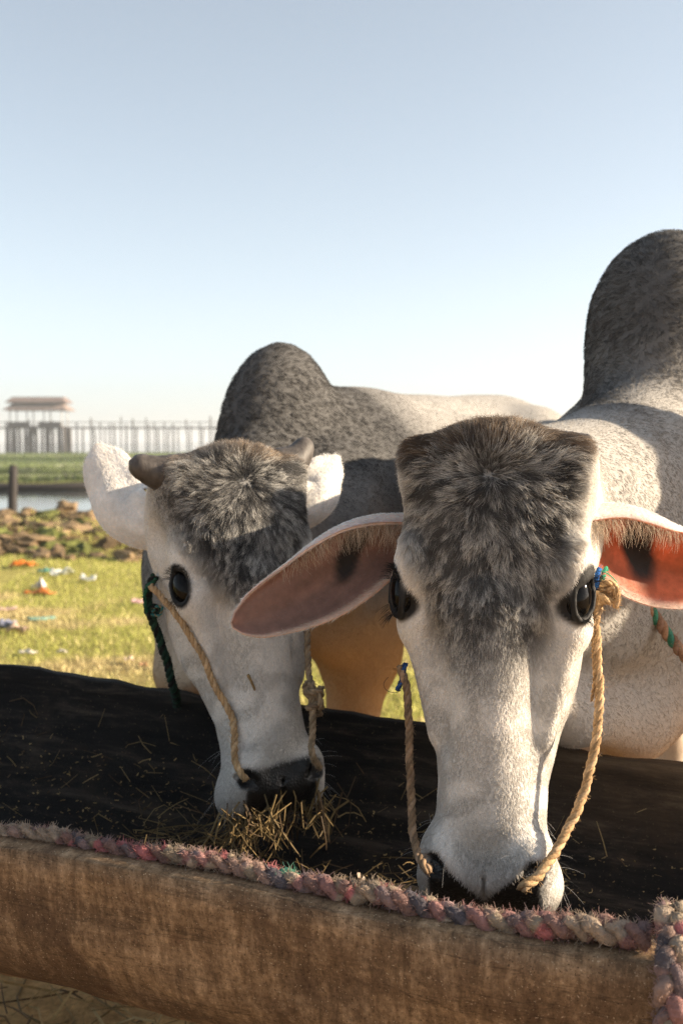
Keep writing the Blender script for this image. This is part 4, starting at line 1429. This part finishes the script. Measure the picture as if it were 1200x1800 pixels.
sunlit_worn = t.ramp(g1.outputs[0], [(.3, (.045, .028, .016)), (.55, (.115, .072, .040)), (.75, (.20, .135, .078))])  # worn brown towards the right rim, with its sunlit tone painted in
c = t.mix(t.math('MULTIPLY', t.math('MULTIPLY', mr.outputs[0], mz.outputs[0]), .9), c, sunlit_worn)
t.base(c).rough(.75, .12)
t.bump(t.math('ADD', g1.outputs[0], t.math('MULTIPLY', sp.outputs[0], .4)), .8, .006)
LOGIN = t.m
trough = empty('feeding_trough', tuple(lin(rimN(.5), rimF(.5), .5) * np.array([1, 1, 0])))
tag(trough, 'long hollowed log feeding trough with dark charred inside and weathered brown flank', 'trough')
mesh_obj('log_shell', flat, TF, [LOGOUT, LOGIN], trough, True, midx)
for t_ in (.78, 1.45):
    c_ = lin(rimN(t_), rimF(t_), .5); uu = rimF(t_) - rimN(t_); uu[2] = 0; uu /= np.linalg.norm(uu)
    V, F = tube(np.array([c_ - uu * .42, c_ - uu * .2, c_ + uu * .05, c_ + uu * .42]) * np.array([1, 1, 0]) + np.array([0, 0, .245]), [.10, .11, .105, .10], 12)
    mesh_obj('cross_log', V, F, LOGOUT, trough)
    for e in (-.3, .3):
        q = c_ + uu * e
        V, F = tube(np.array([[q[0], q[1], -.2], [q[0], q[1], .0], [q[0], q[1], .17]]), [.075, .075, .07], 10)
        mesh_obj('support_post', V, F, LOGOUT, trough)

# ---- straw and crumbs in the trough
def inside(t_, fr, dz=0):
    p = lin(rimN(t_), rimF(t_), fr); cu = abs(2 * fr - 1)
    p[2] += -.175 * max(0, 1 - cu ** 2.8) ** .65 + dz
    return p
def near_t(p):
    a, b = rimN(0), rimN(1); d = b - a
    return float(np.dot(np.array(p) - a, d) / np.dot(d, d))
tN, tB = near_t(NEAR.h2w((0, -.04, -.53))), near_t(BACK.h2w((0, -.04, -.53)))
def gen_trough(r):
    t_ = r.choice([tB + r.normal(.11, .06), tN + r.normal(-.05, .16), r.uniform(-.3, 1.3)], p=[.55, .38, .07])
    fr = r.uniform(.12, .65)
    heap = .075 * math.exp(-((t_ - tB) / .16) ** 2) + .05 * math.exp(-((t_ - tN) / .2) ** 2)
    p = inside(t_, fr, r.uniform(.0, .02) + heap * r.uniform(.2, 1))
    a = r.uniform(0, 6.28)
    return p, (math.cos(a), math.sin(a), r.normal(0, .35))
tag(straw_pile('trough_straw', 900, gen_trough, 91, (.0004, .0011), (.015, .09), bright=.5), 'tangled straw and chaff lying in the bottom of the trough', 'straw', kind='stuff')
def gen_far(r):
    t_ = r.uniform(-.15, 1.3); fr = r.uniform(.80, .985)
    p = inside(t_, fr, .002)
    dz = rimF(t_ + .01) - rimF(t_)
    d = dz / np.linalg.norm(dz) * r.normal(0, 1) + np.array([0, 0, 1]) * r.normal(0, .8)
    return p + np.array([0, -.004, 0]), d
tag(straw_pile('stuck_straw', 170, gen_far, 92, (.0005, .0011), (.015, .09), bright=.75), 'straw bits stuck to the dark inner wall of the trough', 'straw', kind='stuff')
def gen_chaff(r):
    t_ = r.uniform(-.15, 1.3); fr = r.uniform(.3, .97)
    a = r.uniform(0, 6.28)
    return inside(t_, fr, .003) + np.array([0, -.003, 0]), (math.cos(a), math.sin(a), r.normal(0, .5))
tag(straw_pile('chaff', 2600, gen_chaff, 93, (.0005, .0012), (.002, .008), bright=1.0), 'fine pale chaff specks scattered over the trough inside', 'chaff', kind='stuff')
# mouthful of straw hanging from the further ox
mouth = BACK.h2w((0, -.06, -.52))
def gen_mouth(r):
    sx = r.choice([-1, 1], p=[.62, .38])
    p = BACK.h2w((sx * abs(r.normal(.045, .022)), -.035 + r.normal(0, .03), -.522 - abs(r.normal(0, .022))))
    return p, (r.normal(0, .6), r.normal(0, .5), -1 + r.normal(0, .5))
tag(straw_pile('straw_mouthful', 190, gen_mouth, 94, (.0006, .0017), (.02, .085), bright=.6), 'bunch of straw hanging from the mouth of the ox with stubby horns', 'straw', kind='stuff')

# ------------------------------------------------------------------ ropes
ROPEM = attr_mat('hemp_rope', rough=.85, nscale=260, namp=.45, bump=.6, bdist=.002)
RAGM = attr_mat('rag_cloth', rough=.95, nscale=140, namp=.4, bump=.9, bdist=.004)
HEMP = [(.40, .26, .135), (.33, .21, .105), (.44, .30, .17)]
GREENR = [(.03, .13, .08), (.045, .045, .04), (.05, .16, .10)]
GB = [(.05, .20, .13), (.36, .20, .12), (.30, .17, .11)]


def knot(parent, c, r, R, cols, seed, n=3, mat=None):
    """overlapping loops of the same rope"""
    rr = np.random.default_rng(seed)
    c = np.array(c, float)
    for k in range(n):
        ax1 = norm(rr.normal(0, 1, 3)); ax2 = norm(np.cross(ax1, rr.normal(0, 1, 3)))
        a = np.linspace(0, 2 * math.pi * .95, 10)
        pts = c + rr.normal(0, R * .35, 3) + R * (np.cos(a)[:, None] * ax1 + np.sin(a)[:, None] * ax2 * .75) + np.cross(ax1, ax2) * (a / 6.28 * r * 2)[:, None]
        o = twisted_rope('knot', [Vector(p) for p in pts], r, mat or ROPEM, cols, parent, seed=seed + k, fuzz=60, fuzzmat=FIBRE)


def surf(ox, p, off=.006):
    """a point on the animal's head surface nearest to the head-space point p, lifted off the skin"""
    w = ox.h2w(p)
    d = np.linalg.norm(ox.V - w, axis=1); i = int(d.argmin())
    return Vector(ox.V[i] + norm(w - ox.V[i] + 1e-9) * 0 + norm((ox.V[i] - ox.h2w((0, -.09, p[2])))) * off)


# near ox: nose rope, both sides
h1 = empty('nose_rope', tuple(NEAR.h2w((0, 0, -.3))))
tag(h1, 'tan twisted nose rope hanging beside the face of the nearer ox, knotted by its eye', 'rope', 'nose ropes of the oxen')
nl, nr = NEAR.h2w((-.058, .002, -.476)), NEAR.h2w((.058, .002, -.476))
twisted_rope('rope', [P(1062, 1040, 1.235), P(1050, 1072, 1.225), P(1047, 1120, 1.215), P(1051, 1200, 1.205), P(1047, 1290, 1.185), P(1028, 1385, 1.165), P(985, 1480, 1.135), P(945, 1538, 1.105), P(918, 1558, 1.095), Vector(nr)],
             .0052, ROPEM, HEMP, h1, seed=21, fuzz=260, fuzzmat=FIBRE)
twisted_rope('rope', [P(704, 1170, 1.235), P(716, 1225, 1.225), P(719, 1310, 1.21), P(721, 1400, 1.19), P(725, 1465, 1.165), P(735, 1505, 1.135), P(748, 1528, 1.115), Vector(nl)],
             .0046, ROPEM, [(.20, .13, .075), (.15, .10, .06), (.24, .16, .10)], h1, seed=22, fuzz=160, fuzzmat=FIBRE)
twisted_rope('loose_end', [P(1060, 1052, 1.225), P(1043, 1090, 1.215), P(1042, 1150, 1.21), P(1044, 1190, 1.205), P(1039, 1232, 1.205)], .0020, ROPEM, HEMP, h1, seed=23, strands=2, fuzz=150, fuzzmat=FIBRE)
knot(h1, P(1064, 1042, 1.225), .0042, .0085, [(.50, .34, .18), (.44, .29, .15)], 24, 4)
twisted_rope('frayed_end', [P(1066, 1040, 1.222), P(1078, 1032, 1.22), P(1084, 1042, 1.22), P(1080, 1068, 1.22)], .0036, ROPEM, HEMP, h1, seed=25, fuzz=250, fuzzmat=FIBRE)
twisted_rope('twine', [P(1050, 1035, 1.226), P(1048, 1015, 1.23), P(1052, 1000, 1.24)], .0030, ROPEM, [(.02, .10, .32), (.03, .14, .40)], h1, seed=26, fuzz=60, fuzzmat=FIBRE)
twisted_rope('twine', [P(1058, 1036, 1.226), P(1058, 1018, 1.23), P(1064, 1000, 1.25)], .0030, ROPEM, [(.03, .22, .13), (.32, .16, .10)], h1, seed=27, fuzz=120, fuzzmat=FIBRE)
V, F = tube(resample([P(1056, 1003, 1.235), P(1070, 1010, 1.23), P(1084, 1024, 1.228)], 10), .0007, 5); mesh_obj('fibre', V, F, simple('green_fibre', (.06, .4, .22)), h1)
V, F = tube(resample([P(1058, 1026, 1.232), P(1070, 1022, 1.23), P(1080, 1027, 1.228)], 10), .0007, 5); mesh_obj('fibre', V, F, bpy.data.materials['green_fibre'], h1)
# blue twine end with a stray fibre, left of the near face
twisted_rope('twine', [P(712, 1165, 1.235), P(708, 1180, 1.232), P(704, 1198, 1.232), P(697, 1212, 1.232)], .0030, ROPEM, [(.012, .035, .10), (.02, .06, .18)], h1, seed=28, fuzz=40, fuzzmat=FIBRE)
V, F = tube(resample([P(712, 1205, 1.232), P(698, 1217, 1.23), P(680, 1214, 1.23), P(674, 1202, 1.23), P(682, 1190, 1.23)], 20), .0003, 4); mesh_obj('fibre', V, F, DARKWOOD, h1)
# neck halter of the near ox
h2 = empty('neck_rope', tuple(P(1160, 1110, 1.5)))
tag(h2, 'green and brown braided neck rope behind the right ear of the nearer ox', 'rope')
twisted_rope('rope', [P(1060, 985, 1.46), P(1100, 1030, 1.48), P(1130, 1062, 1.49), P(1165, 1105, 1.50), P(1200, 1150, 1.50), P(1245, 1205, 1.49), P(1290, 1240, 1.47)], .0082, ROPEM, GB, h2, pitch=.040, seed=31, fuzz=300, fuzzmat=FIBRE)
# further ox: nose rope and dark green lead
h3 = empty('nose_rope', tuple(BACK.h2w((0, 0, -.3))))
tag(h3, 'tan twisted nose rope lying along the cheek of the ox with stubby horns', 'rope', 'nose ropes of the oxen')
bl_, br_ = BACK.h2w((-.056, .003, -.476)), BACK.h2w((.056, .003, -.476))
pts = [P(266, 1030, 1.56), surf(BACK, (-.112, -.075, -.235)), surf(BACK, (-.098, -.05, -.285)), surf(BACK, (-.085, -.03, -.335)), surf(BACK, (-.075, -.02, -.39)), surf(BACK, (-.070, -.005, -.44)), Vector(bl_)]
twisted_rope('rope', pts, .0048, ROPEM, HEMP, h3, seed=41, fuzz=200, fuzzmat=FIBRE)
kp = P(552, 1222, 1.455)
twisted_rope('rope', [P(541, 1090, 1.54), P(541, 1150, 1.505), P(545, 1195, 1.475), kp, P(550, 1262, 1.44), P(549, 1300, 1.425), P(548, 1328, 1.415), Vector(br_)], .0046, ROPEM, [(.26, .19, .12), (.20, .145, .09), (.30, .22, .14)], h3, seed=42, fuzz=160, fuzzmat=FIBRE)
knot(h3, kp, .0046, .0100, [(.26, .19, .12), (.20, .145, .09)], 43, 4)
knot(h3, P(550, 1245, 1.45), .0042, .0085, [(.22, .16, .10), (.17, .12, .08)], 46, 2)
h4 = empty('lead_rope', tuple(P(290, 1150, 1.6)))
tag(h4, 'dark green lead rope looped at the eye of the ox with stubby horns', 'rope')
dk = [(.010, .028, .020), (.012, .012, .012), (.014, .045, .030)]
twisted_rope('rope', [P(272, 1014, 1.575), P(262, 1030, 1.58), P(260, 1052, 1.585), P(266, 1085, 1.59), P(278, 1118, 1.60), P(294, 1165, 1.615), P(305, 1205, 1.63), P(312, 1240, 1.72)], .0066, ROPEM, dk, h4, pitch=.03, seed=51, fuzz=250, fuzzmat=FIBRE)
twisted_rope('loop', [P(274, 1018, 1.57), P(258, 1032, 1.572), P(254, 1052, 1.575), P(258, 1072, 1.58), P(268, 1088, 1.585)], .0026, ROPEM, [(.02, .10, .06), (.012, .05, .03)], h4, seed=52, fuzz=80, fuzzmat=FIBRE)
twisted_rope('twine', [P(268, 1075, 1.58), P(276, 1066, 1.575), P(286, 1068, 1.57), P(280, 1082, 1.572), P(266, 1080, 1.58)], .0018, ROPEM, [(.03, .16, .16), (.3, .2, .1)], h4, seed=53, fuzz=80, fuzzmat=FIBRE)
knot(h4, P(272, 1080, 1.585), .0034, .0075, dk, 54, 3)

# ---- braided rag rope along the near rim
RAG = np.array([(.19, .115, .10), (.26, .20, .15), (.30, .235, .18), (.24, .13, .12), (.15, .11, .11), (.22, .15, .145), (.085, .075, .085), (.25, .17, .14), (.22, .175, .13), (.33, .12, .12)])


def rag_braid(name, ctrl, R, parent, seed, fuzz=2500, R0=None):
    r = np.random.default_rng(seed)
    ctrl = [Vector(c) for c in ctrl]
    L = sum((ctrl[i + 1] - ctrl[i]).length for i in range(len(ctrl) - 1))
    n = int(L / .0022); pts = resample(ctrl, n)
    pts = pts + (np.stack([vnoise(pts, 14, seed + k) for k in range(3)], 1) - .5) * R * .8
    T, N, B = frames(pts)
    if N[0][2] < 0: pass
    s = np.linspace(0, L, n); pit = R * 5.0; Rm_ = R; R = np.linspace(R0 or R, R, n)
    allp = []; allc = []
    side = norm(np.cross(T, np.array([0, 0, 1.0]))); upv = np.cross(side, T)
    for k in range(3):
        ph = s / pit * 2 * math.pi + k * 2 * math.pi / 3 + .6 * (vnoise(pts, 30, seed + 7) - .5)
        c = pts + side * (np.sin(ph) * R * .62)[:, None] + upv * (np.sin(2 * ph) * R * .42)[:, None]
        rr = R * .58 * (.75 + .55 * vnoise(c, 55, seed + 11 + k))
        V, F = tube(c, rr, 10)
        Vn = V - np.repeat(c, 10, 0)
        V = np.repeat(c, 10, 0) + Vn * (1 + 1.1 * (fbm(V, 110, seed + k) - .5))[:, None]
        ci = np.clip((vnoise(np.stack([s * 1.0, s * 0, s * 0 + k * 9], 1), 1 / (Rm_ * 4.2), seed + 19) * 1.35 - .18) * len(RAG), 0, len(RAG) - 1).astype(int)
        ci = (ci + k * 3) % len(RAG)
        col = RAG[ci]
        if k == 1 and L > .6:
            g = (s > L * .63) & (s < L * .63 + .02); col = col.copy(); col[g] = (.06, .17, .12)
        col10 = np.repeat(col, 10, 0) * (.6 + .7 * fbm(V, 60, seed + 23))[:, None]
        mb = MB(); mb.add(V, F, col10); mb.build('strand', RAGM, parent)
        allp.append(V); allc.append(col10)
    R = Rm_
    Vp = np.concatenate(allp); Vc = np.concatenate(allc)
    i = r.integers(0, len(Vp), fuzz)
    cen = np.concatenate([np.repeat(pts, 10, 0)] * 3)
    dr = norm(Vp[i] - cen[i] + r.normal(0, R * .6, (fuzz, 3)))
    Lh = r.uniform(.15, .65, fuzz)[:, None] * R
    hp = np.stack([Vp[i], Vp[i] + dr * Lh * .5, Vp[i] + dr * Lh + r.normal(0, .25, (fuzz, 3)) * R * .5], 1)
    curves_obj('fibres', hp, np.full((fuzz, 3), .0003) * np.array([1, .8, .4]), np.clip(Vc[i] * 1.25, 0, .8), FIBRE, parent)
    # torn rag tufts standing off the braid
    mb = MB()
    for q in range(int(L / .016)):
        i = r.integers(0, len(Vp)); c = Vp[i]; d = norm(Vp[i] - cen[i] + r.normal(0, R * .4, 3)); w = norm(np.cross(d, r.normal(0, 1, 3)))
        ln, wd = r.uniform(.25, .9) * R, r.uniform(.15, .4) * R
        g = []
        for a in range(4):
            for b2 in range(3):
                g.append(c + d * ln * a / 3 + w * wd * (b2 - 1) * (1 - .2 * a) + np.cross(d, w) * r.normal(0, .12) * R)
        F = [(a * 3 + b2, a * 3 + b2 + 1, a * 3 + b2 + 4, a * 3 + b2 + 3) for a in range(3) for b2 in range(2)]
        mb.add(np.array(g), F, np.clip(Vc[i] * r.uniform(.9, 1.5), 0, .8))
    o = mb.build('rag_tufts', RAGM, parent); o['kind'] = 'stuff'


rr1 = empty('rag_rope', tuple(rimN(.4)))
tag(rr1, 'faded pink and beige braided rag rope lying along the near rim of the trough', 'rope')
ctrl = []
for t_ in np.linspace(-.35, .96, 24):
    p = rimN(t_); u = rimF(t_) - rimN(t_); u[2] = 0; u /= np.linalg.norm(u)
    lift = .0
    ctrl.append(p + u * (.030 - .016 * t_) + np.array([0, 0, .004 + .008 * t_ + .003 * math.sin(t_ * 23)]))
rag_braid('rag_rope', ctrl, .0112, rr1, 61, 18000, .0066)
rr2 = empty('rag_rope', tuple(rimN(.99)))
tag(rr2, 'thick rag rope loop wrapped over the trough rim at the right edge', 'rope')
p = rimN(.985); u = rimF(.985) - rimN(.985); u[2] = 0; u /= np.linalg.norm(u)
zz = np.array([0, 0, 1.0])
rag_braid('rag_loop', [p + u * .075 - zz * .10, p + u * .060 - zz * .02, p + u * .030 + zz * .030, p - u * .004 + zz * .022, p - u * .030 - zz * .015, p - u * .036 - zz * .07, p - u * .030 - zz * .14, p + u * .0 - zz * .20], .0125, rr2, 64, 5000)

# ------------------------------------------------------------------ litter on the meadow
def scrap(px, py, w, h, col, label, name='plastic_scrap', cat='litter', fold=.35, seed=0, rough=.45):
    r = np.random.default_rng(seed)
    d = (0 - CAMZ) / (P(px, py, 1.0).z - CAMZ)
    c = P(px, py, d)
    gx, gy = 13, 9
    gr = np.stack(np.meshgrid(np.linspace(-.5, .5, gx), np.linspace(-.5, .5, gy), indexing='ij'), -1).reshape(-1, 2)
    a = r.uniform(-.5, .5); ca, sa = math.cos(a), math.sin(a)
    q = np.concatenate([gr, np.zeros((len(gr), 1))], 1) + seed * 3.7
    col = np.array(col) * .72; w = w * .8
    hz = np.abs(fbm(q, 3.0, seed) - .45) * h * 3.0 * (1 - .6 * np.abs(gr).max(1)) + .004
    wob = (np.stack([vnoise(q, 2.5, seed + 4), vnoise(q, 2.5, seed + 5)], 1) - .5) * w * fold
    xy = gr * np.array([w, w * .65]) + wob
    x = c.x + xy[:, 0] * ca - xy[:, 1] * sa; y = c.y + xy[:, 0] * sa + xy[:, 1] * ca
    z = ground_height(x, y) + .012 + hz
    F = [(i * gy + j, (i + 1) * gy + j, (i + 1) * gy + j + 1, i * gy + j + 1) for i in range(gx - 1) for j in range(gy - 1)]
    m = NT('litter_' + str(seed)); nz = m.noise(14, 4, .6, m.objvec()); m.base(m.mix(nz.outputs[0], tuple(np.array(col) * .7), tuple(np.minimum(1, np.array(col) * 1.25)))).rough(rough, .4)
    o = mesh_obj(name, np.stack([x, y, z], 1), F, m.m)
    md = o.modifiers.new('s', 'SOLIDIFY'); md.thickness = .003
    tag(o, label, cat, 'litter scattered over the meadow')
scrap(42, 1003, .24, .10, (.75, .22, .03), 'orange plastic bag scrap on the grass close to the mud', seed=1)
scrap(70, 1046, .24, .05, (.75, .25, .05), 'orange wrapper with a white top lying on the grass', seed=2)
scrap(70, 1038, .12, .10, (.80, .74, .72), 'white paper ball resting on an orange wrapper', 'paper_scrap', seed=3)
scrap(78, 1012, .12, .05, (.10, .28, .22), 'dark green plastic scrap between the orange scraps', seed=4)
scrap(108, 1016, .20, .08, (.80, .82, .74), 'crumpled white plastic film on the grass right of the green scrap', seed=5)
scrap(155, 1025, .14, .09, (.82, .84, .78), 'small white film scrap nearest the face of the stubby-horned ox', seed=6)
scrap(6, 1116, .17, .12, (.32, .34, .46), 'grey blue crumpled bag at the left edge of the picture', 'crumpled_bag', seed=7)
scrap(30, 1122, .12, .06, (.55, .40, .30), 'tan paper scrap beside the grey blue bag', 'paper_scrap', seed=8)
scrap(12, 1083, .15, .03, (.72, .50, .42), 'pale pink paper strip at the left edge', 'paper_scrap', seed=9)
scrap(72, 1096, .18, .015, (.30, .55, .42), 'flat pale green plastic strip on the grass', seed=10)
scrap(110, 1160, .05, .03, (.85, .78, .70), 'little white paper scrap just behind the trough rim', 'paper_scrap', seed=11)
scrap(50, 1162, .10, .02, (.75, .68, .58), 'flat beige paper scrap just behind the trough rim', 'paper_scrap', seed=12)
scrap(243, 1068, .10, .04, (.70, .45, .45), 'pink plastic scrap beside the dark green lead rope', seed=13)
scrap(228, 1176, .05, .03, (.72, .56, .40), 'tan leaf scrap left of the dark green lead rope', 'dry_leaf', 'leaf', seed=14)
scrap(252, 1185, .045, .03, (.65, .36, .18), 'orange brown leaf scrap touching the dark green lead rope', 'dry_leaf', 'leaf', seed=15)
V, F = tube(resample([G(248, 1178, .02), G(280, 1176, .025), G(318, 1173, .02)], 10), .008, 7)
tag(mesh_obj('twig', V, F, DARKWOOD), 'dark twig on the grass behind the dark green lead rope', 'twig')
V, F = tube(resample([P(430, 1184, 1.385), P(434, 1192, 1.383), P(440, 1205, 1.385), P(446, 1222, 1.388)], 12), np.array([.002, .0026, .002, .0018, .0018, .0018, .0018, .0018, .0016, .0015, .0013, .001]), 6)
q = Vector(surf(BACK, BACK.w2h(np.array(P(438, 1205, 1.44))), .003)) - Vector(P(438, 1205, 1.385))
tag(mesh_obj('straw_stalk', V + np.array(q), F, simple('old_straw', (.22, .15, .07), .8, .2, 200, .4)), 'single short straw stalk stuck to the nose of the stubby-horned ox', 'straw')

# a third ox stands in the row, head up, outside the picture to the right; it shades the near ox's shoulder
THIRD = Ox(Vector((1.76, 1.64, 1.50)), Vector((2.08, 1.54, 1.10)), math.radians(75), Vector((1.23, 1.52, 1.47)), 1.02, seed=3, pad='flat', hump_r=(.16, .128, .175))
THIRD.set_body_dir((-.26, -.965))
THIRD.neck = (.02, 1.0, .02, .10, .13)
third = finish_ox(THIRD, 'feeding_ox', 'third ox of the row, head raised, just outside the picture on the right', 'white oxen eating from the trough', 20000, 20000, .009)
for sg in (-1, 1):
    r0 = hw(THIRD, (sg * .085, -.085, -.100)); sd = Vector(THIRD.Hm[:, 0]) * sg
    make_ear(third, [r0, r0 + sd * .06 - Vector((0, 0, .01)), r0 + sd * .13 - Vector((0, 0, .03)), r0 + sd * .20 - Vector((0, 0, .06))], tuple(THIRD.Hm[:, 1]), .10, .3, (0, 0, 1), (.26, .15, .115), 15 + sg, fringe=0, short=500, roll=.6)

# ------------------------------------------------------------------ hazy air over the lake
t = bpy.data.materials.new('hazy_air'); t.use_nodes = True
nt = t.node_tree
nt.nodes.remove(nt.nodes['Principled BSDF'])
pv = nt.nodes.new('ShaderNodeVolumePrincipled')
pv.inputs['Color'].default_value = (.93, .95, .97, 1)
pv.inputs['Density'].default_value = .0012
pv.inputs['Anisotropy'].default_value = .3
nt.links.new(pv.outputs[0], nt.nodes['Material Output'].inputs['Volume'])
V, F = box((0, 1300, 5.0), (6200, 3500, 16.0))
hz = mesh_obj('haze', V, F, t, None, False)
tag(hz, 'pale morning haze hanging over the meadow and lake', 'haze', kind='stuff')
